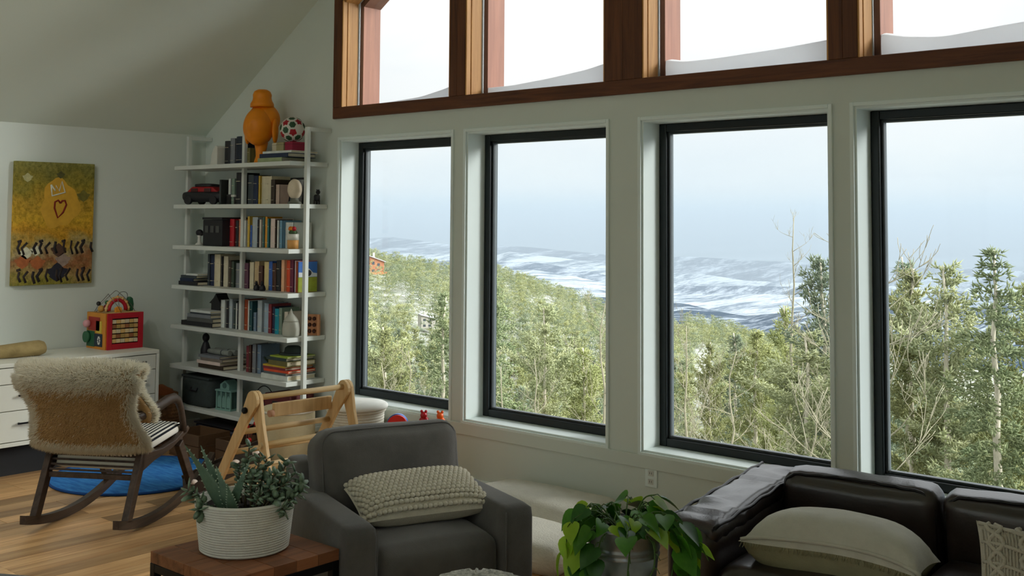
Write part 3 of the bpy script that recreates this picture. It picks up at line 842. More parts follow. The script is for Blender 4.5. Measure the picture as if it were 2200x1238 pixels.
for r, phi in spots[300:]:
    k = rng.randrange(4); v, f = tdat[k]; n_ = len(v)
    # thin the far ones: keep every second tuft
    step = 2 if r < 420 else 3
    nt_ = n_ // 5
    keep = np.arange(0, nt_, step)
    v = v.reshape(nt_, 5, 3)[keep].reshape(-1, 3)
    s = rng.uniform(7, 11) / H0; a = rng.uniform(0, 6.28); q = at(phi, r, -.3)
    ca, sa = math.cos(a) * s * 1.12, math.sin(a) * s * 1.12
    vv = np.stack([v[:, 0] * ca - v[:, 1] * sa + q.x, v[:, 0] * sa + v[:, 1] * ca + q.y, v[:, 2] * s + q.z], axis=1)
    V, F, off = buckets[k]
    i = np.arange(len(keep))[:, None] * 5
    t = np.array([[0, 1, 3], [1, 2, 3], [2, 0, 3]])
    F.append((i[:, :, None] + t[None]).reshape(-1, 3) + off); V.append(vv)
    buckets[k] = (V, F, off + len(vv))
VV, FF, MI, off = [], [], [], 0
for k in range(4):
    V, F, n_ = buckets[k]
    VV.append(np.concatenate(V)); f = np.concatenate(F) + off; FF.append(f); MI.append(np.full(len(f), k)); off += n_
for me in mini: bpy.data.meshes.remove(me)
me = tri_mesh('hillside_forest', np.concatenate(VV), np.concatenate(FF), need[1])
me.materials.clear()
for k in (1, 0, 3, 2): me.materials.append(need[k])
me.polygons.foreach_set('material_index', np.concatenate(MI).astype(np.int32)); me.update()
o = bpy.data.objects.new('hillside_forest', me); COL.objects.link(o)
tag(o, 'dense conifer forest covering the far upper part of the hillside', 'forest', kind='stuff')

# leafless aspens
def aspen(phi, r, h, seed, label, lean=(0, 0), nb=16, spread=1.0, t0=.25):
    rg = random.Random(seed); t = thing('bare_aspen', label, 'tree', at(phi, r))
    k = 10; path = [Vector((lean[0] * (i / k) ** 1.3 + rg.uniform(-.05, .05) * i / 3, lean[1] * (i / k), h * i / k)) for i in range(k + 1)]
    tr = MB(); tr.tube([path[0] - Vector((0, 0, 1))] + path[1:], [.075 * h / 10 * (1 - i / (k + .8)) + .010 for i in range(k + 1)], 7); tr.build('trunk', aspb, t)
    br = MB()
    def branch(p, d, L, rad, depth):
        pts = [p]; q = p.copy(); dd = d.copy()
        for i in range(5):
            dd = (dd + Vector((rg.uniform(-.25, .25), rg.uniform(-.25, .25), rg.uniform(-.06, .26)))).normalized(); q = q + dd * L / 5; pts.append(q.copy())
        br.tube(pts, [max(rad * (1 - i / 5.6), .004) for i in range(6)], 4)
        if depth:
            for _ in range(4 if depth == 2 else 3):
                i = rg.randrange(1, 5)
                e = (dd + Vector((rg.uniform(-1, 1), rg.uniform(-1, 1), rg.uniform(-.3, .7)))).normalized()
                branch(pts[i], e, L * rg.uniform(.35, .6), rad * .55, depth - 1)
    for i in range(nb):
        f = t0 + (1 - t0) * (i + .5) / nb; j = f * k; a = int(j); p = path[a].lerp(path[min(a + 1, k)], j - a)
        az = rg.uniform(0, 2 * PI); d = Vector((math.cos(az), math.sin(az), rg.uniform(.15, .8))).normalized()
        branch(p, d, spread * h * .26 * (1.15 - f) + .5, .020 * h / 10 * (1.2 - f) + .006, 2)
    br.build('branches', aspb, t)
    return t
def asp(phi, r, top, seed, lab, **k): return aspen(phi, r, top_h(phi, r, top), seed, lab, **k)
asp(-36.6, 38, -4.2, 1, 'white leafless aspen against the right frame of the second window', nb=18)
asp(-32.4, 36, -5.4, 2, 'leafless aspen with fanned twigs at the left of the third window', nb=18, spread=1.2)
asp(-30.1, 34, -6.6, 3, 'slim straight leafless aspen in the middle of the third window', nb=14)
asp(-28.2, 30, -8.0, 4, 'leaning grey leafless aspen low in the third window', lean=(1.6, 0), nb=14, spread=1.3)
asp(-27.1, 55, 0.25, 5, 'tallest thin leafless tree rising against the sky in the third window', nb=12, spread=.75, t0=.5)
asp(-46.6, 45, -6.8, 6, 'leafless aspen in the middle of the leftmost window', nb=14)
asp(-47.9, 42, -7.4, 9, 'short leafless aspen in front of the yellow-green pine, leftmost window', nb=12)
asp(-40.0, 40, -7.2, 7, 'short leafless aspen in the middle of the second window', nb=14)
asp(-41.8, 36, -7.6, 10, 'leafless sapling at the left of the second window', nb=12)
asp(-34.0, 42, -6.2, 11, 'leafless aspen hard against the left frame of the third window', nb=12)
asp(-23.4, 16, -1.6, 8, 'leafless branching tree reaching in from the left of the rightmost window', nb=18, spread=1.1, t0=.45)

# two houses on the hill
orange = mat('orange_siding', (160, 106, 76), .7, var=.06, scale=1); rail_c = mat('orange_rail', (196, 122, 80), .7, var=.05)
greyside = mat('grey_siding', (168, 164, 154), .8, var=.06, scale=1); winm = mat('dark_house_window', (70, 76, 82), .2, var=.1); metalr = mat('snowy_roof', (186, 188, 192), .6, var=.02)
def house(phi, r, w, d, h, siding, label, dz, deck):
    q = at(phi, r, dz); a = -math.radians(phi)
    t = thing('house', label, 'house', q, a + .25)
    b = MB(); b.prism([(-w / 2, 0), (w / 2, 0), (w / 2, h * .72), (-w / 2, h)], 'y', -d / 2, d / 2); wl = b.build('wall', siding, t)
    for x, z in ((-w * .28, h * .55), (w * .1, h * .45), (w * .1, h * .12), (-w * .28, h * .12)):
        m_ = MB(); m_.box(x - w * .09, x + w * .09, -d / 2 - .08, -d / 2 + .02, z, z + h * .17); m_.build('house_window', winm, wl)
    rf = MB(); rf.prism([(-w * .58, h * 1.02), (w * .62, h * .68), (w * .62, h * .68 + .35), (-w * .58, h * 1.02 + .35)], 'y', -d * .6, d * .6); rf.build('roof', metalr, t)
    c = MB(); c.box(-w * .2, -w * .06, -.4, .4, h * .8, h * 1.2); c.build('chimney', greyside, t)
    if deck:
        m_ = MB(); m_.box(-w * .5, w * .72, -d * .5 - 1.6, -d * .5, h * .02, h * .06); dk = m_.build('deck', rail_c, t)
        m_ = MB(); m_.box(-w * .5, w * .72, -d * .5 - 1.6, -d * .5 - 1.5, h * .06, h * .16); m_.build('railing', rail_c, dk)
        for x in (-w * .48, 0, w * .68):
            m_ = MB(); m_.box(x - .12, x + .12, -d * .5 - 1.6, -d * .5 - 1.35, -3.5, h * .02); m_.build('post', rail_c, dk)
house(-48.42, 585, 7.5, 7.5, 9.5, orange, 'orange sided house with a white roof high on the wooded hill, leftmost window', 1.5, True)
house(-45.75, 400, 5.2, 5.2, 4.6, greyside, 'small grey house with a snow covered roof among the hillside trees, leftmost window', 1.6, False)
# ------------------------------------------------------------------ white wall bookcase and what stands on it
ST = [2.060, 1.765, 1.455, 1.153, 0.852, 0.555, 0.260]     # shelf top surfaces
shelfw = mat('white_lacquered_shelf', (208, 212, 206), 0.45, var=.02, scale=2)
bc = thing('bookcase', 'tall white wall bookcase with seven open shelves in the corner', 'bookcase', (0, 0, 0))
for z in ST:
    mb = MB(); mb.box(-6.335, -4.888, -0.335, -0.006, z - 0.03, z); mb.build('shelf', shelfw, bc, bevel=0.002)
for x in (-6.350, -5.61, -4.873):
    mb = MB(); mb.box(x - .015, x + .015, -0.215, -0.185, 0.2, 2.300)
    mb.box(x - .015, x + .015, -0.185, -0.002, 2.270, 2.300); mb.box(x - .015, x + .015, -0.185, -0.002, 0.2, 0.23)
    mb.build('post', shelfw, bc, bevel=0.002)
ST = [z + .0008 for z in ST]
ORD = ['top', 'second', 'third', 'fourth', 'fifth', 'sixth', 'bottom']
BM = {}
pagem = mat('book_pages', (206, 196, 170), .85, var=.06, scale=40, stretch=(1, 1, 8))
def cover(name, c):
    k = 'cover_' + name.replace(' ', '_')
    return mat(k, c, .55, var=.10, scale=14)
def book_geo(mb, w, h, d):
    """upright book, spine towards -y; origin bottom front centre"""
    t = min(.004, w * .2)
    mb.box(-w / 2, -w / 2 + t, 0, d, 0, h, 0); mb.box(w / 2 - t, w / 2, 0, d, 0, h, 0)
    n = 5; pts = [(-w / 2 + w * i / n, -.18 * w * math.sin(PI * i / n)) for i in range(n + 1)] + [(w / 2, t), (-w / 2, t)]
    mb.prism(pts, 'z', 0, h, 0)
    if w > 2.5 * t: mb.box(-w / 2 + t, w / 2 - t, t, d - .006, .006, h - .006, 1)
    # title block and bands on the spine
    mb.box(-w * .3, w * .3, -.185 * w - .0006, -.12 * w, h * .72, h * .735, 1)
    mb.box(-w * .3, w * .3, -.185 * w - .0006, -.12 * w, h * .16, h * .172, 1)
BOOKS = [
    (0,-5.875,-5.802,0.182,'black',(40,40,44)), (0,-5.803,-5.743,0.200,'grey',(120,124,130)), (0,-5.738,-5.620,0.210,'dark navy',(36,44,58)),
    (0,-5.576,-5.535,0.119,'olive',(110,104,60)), (1,-5.804,-5.774,0.193,'white',(205,210,205)), (1,-5.756,-5.714,0.192,'sage green',(120,140,125)),
    (1,-5.710,-5.616,0.235,'black',(28,32,38)), (1,-5.563,-5.494,0.215,'charcoal',(56,64,70)), (1,-5.488,-5.431,0.207,'navy',(30,42,70)),
    (1,-5.431,-5.409,0.206,'yellow',(205,170,70)), (1,-5.403,-5.281,0.201,'cream',(205,195,165)), (1,-5.274,-5.225,0.176,'dark brown',(60,48,38)),
    (1,-5.213,-5.170,0.139,'dusty pink',(190,165,150)), (2,-5.864,-5.780,0.194,'cream',(200,195,175)), (2,-5.774,-5.715,0.202,'red',(175,30,40)),
    (2,-5.709,-5.673,0.192,'black',(40,40,40)), (2,-5.668,-5.609,0.202,'terracotta',(205,140,110)), (2,-5.597,-5.569,0.192,'white',(205,205,205)),
    (2,-5.558,-5.529,0.223,'yellow',(200,180,60)), (2,-5.521,-5.499,0.159,'blue',(60,100,175)), (2,-5.495,-5.427,0.217,'silver',(170,180,185)),
    (2,-5.421,-5.398,0.200,'black',(45,48,45)), (2,-5.393,-5.370,0.200,'beige',(205,195,180)), (2,-5.365,-5.343,0.217,'green',(70,110,105)),
    (2,-5.338,-5.310,0.221,'orange',(215,150,50)), (2,-5.304,-5.282,0.207,'teal',(50,110,110)), (2,-5.276,-5.222,0.208,'blush',(220,200,190)),
    (2,-5.216,-5.200,0.201,'dark brown',(70,60,50)), (2,-5.183,-5.162,0.195,'white',(220,225,225)), (2,-5.156,-5.124,0.195,'steel blue',(110,150,175)),
    (2,-5.118,-5.028,0.182,'white',(215,215,200)), (3,-6.056,-6.025,0.238,'charcoal',(60,62,60)), (3,-6.019,-5.963,0.229,'navy',(45,58,72)),
    (3,-5.964,-5.884,0.238,'cream',(190,182,160)), (3,-5.878,-5.860,0.225,'black',(35,35,35)), (3,-5.854,-5.794,0.226,'ivory',(200,192,168)),
    (3,-5.780,-5.751,0.197,'dark brown',(60,55,48)), (3,-5.739,-5.703,0.192,'forest green',(60,72,60)), (3,-5.697,-5.609,0.180,'grey',(110,125,125)),
    (3,-5.586,-5.535,0.183,'plum',(90,55,72)), (3,-5.523,-5.472,0.192,'cream',(215,200,160)), (3,-5.467,-5.410,0.200,'tan',(190,165,125)),
    (3,-5.404,-5.354,0.169,'brown',(80,52,42)), (3,-5.349,-5.294,0.200,'pale yellow',(215,195,140)), (3,-5.294,-5.250,0.205,'blue',(75,105,150)),
    (3,-5.239,-5.195,0.194,'brown',(85,65,52)), (3,-5.191,-5.142,0.215,'black',(45,38,38)), (3,-5.132,-5.094,0.220,'peach',(235,180,140)),
    (3,-5.089,-5.041,0.218,'orange red',(215,80,45)), (3,-5.031,-4.989,0.223,'purple',(110,45,70)), (3,-4.984,-4.958,0.218,'lilac',(200,180,190)),
    (4,-5.865,-5.811,0.203,'white',(195,200,205)), (4,-5.805,-5.763,0.195,'black',(38,44,46)), (4,-5.758,-5.716,0.215,'pale grey',(165,178,182)),
    (4,-5.710,-5.675,0.200,'dark green',(52,66,64)), (4,-5.668,-5.651,0.188,'white',(180,182,182)), (4,-5.645,-5.599,0.197,'black',(50,50,50)),
    (4,-5.577,-5.531,0.221,'rust',(150,65,30)), (4,-5.525,-5.508,0.216,'white',(210,200,190)), (4,-5.502,-5.468,0.211,'dark teal',(40,80,85)),
    (4,-5.460,-5.426,0.134,'slate blue',(110,130,150)), (4,-5.412,-5.356,0.224,'silver',(150,155,160)), (4,-5.339,-5.284,0.208,'light blue',(150,170,185)),
    (4,-5.278,-5.240,0.204,'maroon',(130,50,58)), (4,-5.234,-5.202,0.187,'navy',(30,60,90)), (4,-5.201,-5.153,0.176,'turquoise',(20,140,160)),
    (4,-5.148,-5.111,0.185,'sage green',(95,125,118)), (4,-5.104,-5.062,0.159,'beige',(165,155,130)), (5,-5.536,-5.502,0.185,'dark red',(110,40,48)),
    (5,-5.497,-5.468,0.195,'brown',(85,62,60)), (5,-5.457,-5.413,0.205,'grey',(120,130,135)), (5,-5.407,-5.362,0.203,'slate blue',(80,95,100))]
def nb(i):
    s = BOOKS[i][0]
    l = BOOKS[i - 1][4] if i > 0 and BOOKS[i - 1][0] == s and BOOKS[i][1] - BOOKS[i - 1][2] < .06 else None
    r = BOOKS[i + 1][4] if i + 1 < len(BOOKS) and BOOKS[i + 1][0] == s and BOOKS[i + 1][1] - BOOKS[i][2] < .06 else None
    return l, r
rng = random.Random(5)
for i, (s, x0, x1, h, cn, c) in enumerate(BOOKS):
    if x0 < -5.592 and x1 > -5.628:
        if (x0 + x1) / 2 < -5.61: x1 = min(x1, -5.6285); x0 = min(x0, x1 - .014)
        else: x0 = max(x0, -5.5915); x1 = max(x1, x0 + .014)
    w = max(x1 - x0 - .002, .010); d = rng.uniform(.13, .17); h = max(.09, min(h, .25))
    mb = MB(); book_geo(mb, w, h, d)
    o = mb.build('book', [cover(cn, c), pagem])
    o.location = ((x0 + x1) / 2, -0.212 + rng.uniform(-.006, .008) + .18 * w, ST[s])
    l, r = nb(i)
    art = 'an' if cn[0] in 'aeiou' else 'a'
    if l and r: rel = 'between %s and %s books' % (l, r)
    elif l: rel = 'last of its row, beside %s,' % l
    elif r: rel = 'first of its row, beside %s,' % r
    else: rel = 'standing alone'
    sh = '%s shelf' % ORD[s]
    tag(o, '%s book %s on the %s' % (cn, rel, sh), 'book', 'books standing on the %s of the bookcase' % sh)
FLATN = {}
def flat(s, x0, x1, y0, y1, z0, z1, cn, c, label, rot=0.0):
    w, d, h = x1 - x0, y1 - y0, z1 - z0; t = min(.004, h * .22)
    mb = MB()
    mb.box(-w / 2, w / 2, -d / 2, d / 2, 0, t, 0); mb.box(-w / 2, w / 2, -d / 2, d / 2, h - t, h, 0)
    mb.box(-w / 2, w / 2, -d / 2, -d / 2 + t, t, h - t, 0)
    mb.box(-w / 2 + .004, w / 2 - .004, -d / 2 + t, d / 2 - .005, t, h - t, 1)
    o = mb.build('flat_book', [cover(cn, c), pagem], None, ((x0 + x1) / 2, (y0 + y1) / 2, ST[s] + z0 + .0004), rot)
    tag(o, label, 'book', 'books lying flat on the bookcase')
    return o
def stack(s, x0, x1, y0, y1, items, where):
    z = 0.0
    for k, (h, ins, cn, c, lab) in enumerate(items):
        flat(s, x0 + ins[0], x1 - ins[1], y0, y1, z, z + h - .0006, cn, c, lab + where, (rng.uniform(-.03, .03) if k else 0)); z += h
    return z
# --- top shelf: bookend, flat stack, orange head, ball
t = thing('bookend', 'curved white bookend at the left of the books on the top shelf', 'bookend', (-5.945, -.2, ST[0]))
white_c = mat('white_ceramic', (212, 210, 200), .4, var=.03, scale=6)
mb = MB(); mb.prism([(-.045, 0), (.05, 0), (.05, .135), (.03, .15), (.0, .125), (-.028, .08), (-.03, .04)], 'y', -.05, .05); mb.build('curved_block', white_c, t, bevel=.006)
mb = MB(); mb.box(-.05, .055, -.056, .056, -.0, .006); mb.build('base_plate', white_c, t)
stack(0, -5.31, -4.93, -.30, -.06, [(.030, (.0, .10), 'pale green', (150, 160, 120), 'pale green flat book at the bottom of the stack'), (.030, (.02, .03), 'navy', (40, 52, 84), 'navy flat book in the middle of the stack'), (.016, (.06, .0), 'white', (205, 212, 210), 'white flat book topmost of the stack')], ', top shelf')
# little boxes under the ball
for x, w, h, c, nm, lab in ((-5.215, .052, .064, (196, 186, 160), 'cream_box', 'small cream box next to the orange head, top shelf'), (-5.15, .085, .066, (160, 150, 110), 'olive_box', 'small olive box under the ball, top shelf'), (-5.05, .085, .066, (150, 34, 62), 'magenta_box', 'small magenta box at the right of the top shelf stack')):
    mb = MB(); mb.box(-w / 2, w / 2, -.06, .06, 0, h); o = mb.build('small_box', mat(nm, c, .6, var=.08), None, (x, -.17, ST[0] + .0768), bevel=.004); tag(o, lab, 'box')
    mb = MB(); mb.box(-w / 2 - .001, w / 2 + .001, -.061, .061, h * .72, h * .76); mb.build('lid_edge', mat(nm + '_edge', tuple(int(v * .7) for v in c), .6), o)
# ball of patches
def trunc_ico():
    ph = (1 + 5 ** .5) / 2; V = []
    for a in (-1, 1):
        for b in (-ph, ph): V += [Vector((0, a, b)), Vector((a, b, 0)), Vector((b, 0, a))]
    E = [(i, j) for i in range(12) for j in range(i + 1, 12) if abs((V[i] - V[j]).length - 2) < 1e-3]
    adj = {i: [j for e in E for j in e if i in e and j != i] for i in range(12)}
    pent, hexs = [], []
    for i in range(12):
        pts = [V[i].lerp(V[j], 1 / 3) for j in adj[i]]; n = V[i].normalized(); u = (pts[0] - n * pts[0].dot(n)).normalized(); w = n.cross(u)
        pts.sort(key=lambda p: math.atan2(p.dot(w), p.dot(u))); pent.append(pts)
    for i in range(12):
        for j in adj[i]:
            for k in adj[j]:
                if i < j < k and i in adj[k]:
                    pts = []
                    for a, b in ((i, j), (j, k), (k, i)): pts += [V[a].lerp(V[b], 1 / 3), V[a].lerp(V[b], 2 / 3)]
                    n = ((V[i] + V[j] + V[k]) / 3).normalized()
                    if (pts[1] - pts[0]).cross(pts[2] - pts[1]).dot(n) < 0: pts.reverse()
                    hexs.append(pts)
    return pent, hexs
pent, hexs = trunc_ico(); BR = .089
ball = thing('play_ball', 'white ball with red and green patches on the top shelf', 'ball', (-5.085, -.17, ST[0] + .0768 + .066 + BR + .001))
mb = MB(); mb.ball((0, 0, 0), BR, n=24, m=16); mb.build('core', mat('ball_white', (206, 202, 192), .5, var=.04), ball)
redp, grp = mat('ball_red', (158, 22, 36), .5, var=.1), mat('ball_green', (44, 78, 52), .5, var=.12)
Rb = Matrix.Rotation(.5, 3, 'X') @ Matrix.Rotation(.35, 3, 'Z')
for k, pts in enumerate(pent + hexs):
    if k >= 12 and k % 3 == 2: continue
    c = sum(pts, Vector()) / len(pts); sc = .92 if k < 12 else .66
    ring = [(c + (p - c) * sc).normalized() for p in pts]; ring2 = [(c + (p - c) * sc * .55).normalized() for p in pts]; n = len(pts)
    vs = [Rb @ p * (BR * 1.004) for p in ring] + [Rb @ p * (BR * 1.018) for p in ring2] + [Rb @ c.normalized() * (BR * 1.02)]
    fs = [(i, (i + 1) % n, n + (i + 1) % n, n + i) for i in range(n)] + [(n + i, n + (i + 1) % n, 2 * n) for i in range(n)]
    mb = MB(); mb.add(vs, fs, 0, True); mb.build('panel', redp if k < 12 else grp, ball)
# orange head sculpture
orange_s = mat('orange_sculpture', (226, 134, 14), .45, var=.06, scale=12)
bu = thing('head_sculpture', 'bright orange sculpted head with a topknot on the top shelf', 'sculpture', (-5.30, -.185, ST[0]), -.75)
bu.location = (-5.375, -.235, ST[0]); bu.rotation_euler = (0, 0, .34)
def head_f(d):
    k = 1.0
    # forward is -y
    if d.y < 0:
        fx, fz = d.x, d.z
        k += .16 * math.exp(-((fx / .13) ** 2 + ((fz + .06) / .20) ** 2)) * (-d.y)          # nose
        k -= .055 * math.exp(-(((abs(fx) - .33) / .16) ** 2 + ((fz - .16) / .10) ** 2))       # eye sockets
        k += .03 * math.exp(-(((abs(fx) - .32) / .22) ** 2 + ((fz - .31) / .07) ** 2))        # brows
        k += .05 * math.exp(-((fx / .22) ** 2 + ((fz + .47) / .07) ** 2))                     # lips
        k -= .03 * math.exp(-((fx / .2) ** 2 + ((fz + .60) / .05) ** 2))
        k += .05 * math.exp(-((fx / .25) ** 2 + ((fz + .82) / .14) ** 2))                     # chin
    k *= 1 - .17 * max(0, -d.z) ** 1.5                                                        # taper to the jaw
    return k
mb = MB(); mb.ball((0, -.022, .250), .106, .118, .150, n=48, m=34, f=head_f); mb.build('face', orange_s, bu)
mb = MB()
def hair_f(d): return 1.0 + .012 * math.sin(d.z * 60) * math.sin(math.atan2(d.y, d.x) * 22)
mb.ball((0, .040, .318), .120, .108, .118, n=44, m=24, f=lambda d: hair_f(d) * (1 if d.z > -.45 or d.y > -.1 else .86)); mb.build('hair', orange_s, bu)
mb = MB(); mb.lathe([(.085, .405), (.084, .43), (.070, .455), (.066, .475), (.068, .495), (.058, .52), (.034, .534), (.0, .538)], (0, .015, 0), 24); mb.build('topknot', orange_s, bu)
for sx in (-1, 1):
    mb = MB(); mb.ball((sx * .118, .012, .235), .018, .034, .085, n=12, m=10, f=lambda d: 1 + .25 * (d.z < -.5) * (-d.z - .5)); mb.build('ear', orange_s, bu)
mb = MB(); mb.lathe([(.050, .0), (.046, .02), (.036, .05), (.038, .09), (.050, .15)], (0, .012, 0), 24); mb.build('neck', orange_s, bu)
# --- second shelf
dk = mat('dark_toy_plastic', (34, 34, 38), .5, var=.1); redt = mat('toy_red', (150, 24, 28), .45, var=.08)
t = thing('toy_car', 'dark toy car with a red cabin at the left of the second shelf', 'toy', (-6.08, -.2, ST[1]), .35)
mb = MB(); mb.rbox(.38, .17, .085, .04, (0, 0, .062), 5); mb.build('body', dk, t)
mb = MB(); mb.prism([(-.15, .09), (.15, .09), (.09, .135), (-.10, .135)], 'y', -.07, .07); cab = mb.build('cabin', redt, t, bevel=.012)
mb = MB(); mb.rbox(.15, .12, .03, .012, (-.005, 0, .145), 3); mb.build('roof', dk, t)
for x in (-.07, .05):
    mb = MB(); mb.box(x - .03, x + .03, -.074, -.069, .096, .122); mb.build('cabin_window', mat('toy_window', (70, 40, 42), .2), cab)
for sx in (-1, 1):
    for sy in (-1, 1):
        mb = MB(); mb.tube([(sx * .115, sy * .07, .032), (sx * .115, sy * .094, .032)], .032, 14); mb.build('wheel', dk, t)
o = MB().box(-.012, .012, -.05, .05, 0, .185).build('slim_case', mat('slim_black_case', (40, 42, 40), .5, var=.1), None, (-5.84, -.2, ST[1]), bevel=.003); tag(o, 'slim tall black case standing right of the toy car, second shelf', 'case')
mb = MB(); mb.box(-.012 + .003, .012 - .003, -.0515, -.05, .02, .165); mb.build('label_strip', darkgrey, o)
for x, w, h, c, nm, lab in ((-5.79, .06, .075, (46, 44, 44), 'dark_tin', 'small dark tin on the second shelf'), (-5.725, .045, .055, (52, 50, 50), 'black_tin', 'smaller black tin beside the dark one, second shelf')):
    mb = MB(); mb.lathe([(w / 2, 0), (w / 2, h * .8), (w / 2 * 1.04, h * .82), (w / 2 * 1.04, h), (0, h)], n=20); o = mb.build('tin', mat(nm, c, .35, var=.1), None, (x, -.19, ST[1])); tag(o, lab, 'tin')
mb = MB(); mb.box(-.022, .022, -.03, .03, 0, .016); o = mb.build('small_carton', white_c, None, (-5.725, -.19, ST[1] + .0555), bevel=.003); tag(o, 'tiny white carton on top of the black tin, second shelf', 'carton')
t = thing('framed_photo', 'black framed black and white photo leaning on the second shelf', 'picture', (-5.095, -.12, ST[1]))
t.rotation_euler = (-.12, 0, 0)
mb = MB()
for a in ((-.085, .085, .0, .014), (-.085, .085, .176, .19), (-.085, -.071, .014, .176), (.071, .085, .014, .176)): mb.box(a[0], a[1], -.012, .0, a[2], a[3])
mb.build('frame', dk, t, bevel=.002)
mb = MB(); mb.box(-.071, .071, -.004, 0, .014, .176); mb.build('photo', mat('bw_photo', (30, 30, 32), .5, c2=(170, 172, 172), scale=14), t)
t = thing('egg_lamp', 'pale egg shaped ornament on a dark foot, second shelf right', 'ornament', (-4.975, -.225, ST[1]))
mb = MB(); mb.ball((0, 0, .106), .050, .050, .068, n=24, m=18, f=lambda d: 1 + .10 * max(0, -d.z) - .02 * math.sin(9 * d.x) * math.sin(8 * d.z)); mb.build('shell', mat('shell_white', (216, 200, 176), .5, var=.1, scale=18), t)
mb = MB(); mb.lathe([(.05, 0), (.046, .014), (.03, .022), (.024, .044), (.034, .06)], n=20); mb.build('foot', mat('foot_stone', (104, 104, 92), .6, var=.2, scale=20), t)
t = thing('figurine', 'small dark animal figurine at the right edge of the second shelf', 'figurine', (-4.925, -.07, ST[1]))
mb = MB(); mb.rbox(.05, .03, .05, .014, (0, 0, .045), 3); mb.build('body', dk, t)
mb = MB(); mb.ball((.012, 0, .085), .016); mb.ball((.01, .008, .101), .005, n=6, m=5); mb.ball((.01, -.008, .101), .005, n=6, m=5); mb.build('head', dk, t)
for sx in (-1, 1):
    for sy in (-1, 1): mb = MB(); mb.tube([(sx * .016, sy * .009, 0), (sx * .016, sy * .009, .03)], .006, 6); mb.build('leg', dk, t)
# --- third shelf
t = thing('figurine', 'small black and white figurine at the far left of the third shelf', 'figurine', (-6.18, -.2, ST[2]))
mb = MB(); mb.lathe([(.03, 0), (.028, .01), (.014, .02), (.012, .06), (.018, .075)], n=14); mb.build('stand', white_c, t)
mb = MB(); mb.ball((0, 0, .095), .034, .026, .026, n=12, m=8); mb.ball((.03, 0, .085), .014, n=8, m=6); mb.build('bird', dk, t)
t = thing('storage_box', 'black storage box with a slotted front, third shelf', 'box', (-5.895, -.175, ST[2]))
mb = MB(); mb.box(-.125, .125, -.10, .13, 0, .195); mb.build('shell', dk, t, bevel=.006)
mb = MB(); mb.box(-.13, .13, -.105, .135, .196, .214); mb.build('lid', dk, t, bevel=.004)
for x in (-.07, 0, .07): mb = MB(); mb.box(x - .02, x + .02, -.104, -.0995, .10, .15); mb.build('slot', mat('box_slot', (78, 80, 78), .6), t)
t = thing('plant_pot', 'small wooden pot with a white band and red and orange blooms, third shelf', 'pot', (-4.985, -.225, ST[2]))
mb = MB(); mb.lathe([(.039, 0), (.040, .06), (0, .06)], n=24); mb.build('wooden_cup', mat('blond_wood', (206, 150, 84), .55, var=.1, scale=10, stretch=(1, 1, .2)), t)
mb = MB(); mb.lathe([(.0405, .06), (.0405, .102), (.037, .102), (.036, .096), (0, .096)], n=24); mb.build('white_band', white_c, t)
gl = mat('small_leaf_green', (60, 84, 48), .6, var=.2, scale=20)
mb = MB(); mb.ball((0, 0, .112), .03, .03, .02, n=10, m=8, f=lambda d: 1 + .2 * math.sin(9 * d.x) * math.sin(8 * d.y)); mb.build('greenery', gl, t)
for k, (x, c) in enumerate(((-.018, (226, 120, 30)), (.004, (230, 140, 40)), (.022, (176, 24, 40)))):
    mb = MB(); mb.ball((x, -.008, .138), .015, n=10, m=8, f=lambda d: 1 + .15 * math.sin(7 * math.atan2(d.y, d.x))); mb.build('bloom', mat('bloom_%d' % (k % 2 if k < 2 else 2), c, .5), t)
# --- fourth shelf
stack(3, -6.31, -6.055, -.29, -.08, [(.028, (0, .0), 'black', (34, 36, 40), 'black flat book at the very bottom of the pile'), (.024, (.02, .06), 'navy', (40, 48, 64), 'navy flat book second in the pile'), (.022, (.03, .02), 'charcoal', (52, 54, 56), 'charcoal flat book third in the pile'), (.014, (.10, .0), 'white', (190, 196, 196), 'thin white flat book topmost of the pile')], ', fourth shelf left')
for x, lab in ((-5.33, 'small black cat figurine in front of the books on the fourth shelf, left of two'), (-5.262, 'small black cat figurine in front of the books on the fourth shelf, right of two')):
    t = thing('cat_figurine', lab, 'figurine', (x, -.272, ST[3]), 0, 'black cat figurines')
    mb = MB(); mb.lathe([(.020, 0), (.024, .012), (.019, .03), (.010, .043)], n=12); mb.build('body', dk, t)
    mb = MB(); mb.ball((0, -.004, .050), .012, n=10, m=8); mb.prism([(-.011, .056), (-.004, .058), (-.008, .069)], 'y', -.006, .0); mb.prism([(.004, .058), (.011, .056), (.008, .069)], 'y', -.006, .0); mb.build('head', dk, t)
t = thing('picture_book', 'childrens picture book with a blue sky and green field cover, fourth shelf right', 'book', (-4.925, -.14, ST[3]), PI / 2)
mb = MB(); mb.box(-.085, .085, 0, .022, 0, .215); mb.build('book_block', [cover('rust', (170, 70, 40))], t, bevel=.002)
mb = MB(); mb.box(-.082, .082, -.002, 0, .105, .212); mb.build('blue_sky_panel', mat('print_sky', (52, 108, 186), .5, var=.08), t)
mb = MB(); mb.box(-.082, .082, -.0025, 0, .003, .105); mb.build('green_field_panel', mat('print_field', (150, 160, 44), .5, var=.15, scale=20), t)
mb = MB(); mb.prism([(-.08, .107), (.08, .107), (.08, .13), (.045, .135), (.01, .165), (-.03, .135), (-.08, .14)], 'y', -.004, -.002); mb.build('white_hill_panel', mat('print_white', (214, 218, 222), .5), t)
mb = MB(); mb.ball((.005, -.0045, .133), .026, .002, .022, n=12, m=8); mb.build('dark_animal_shape', dk, t)
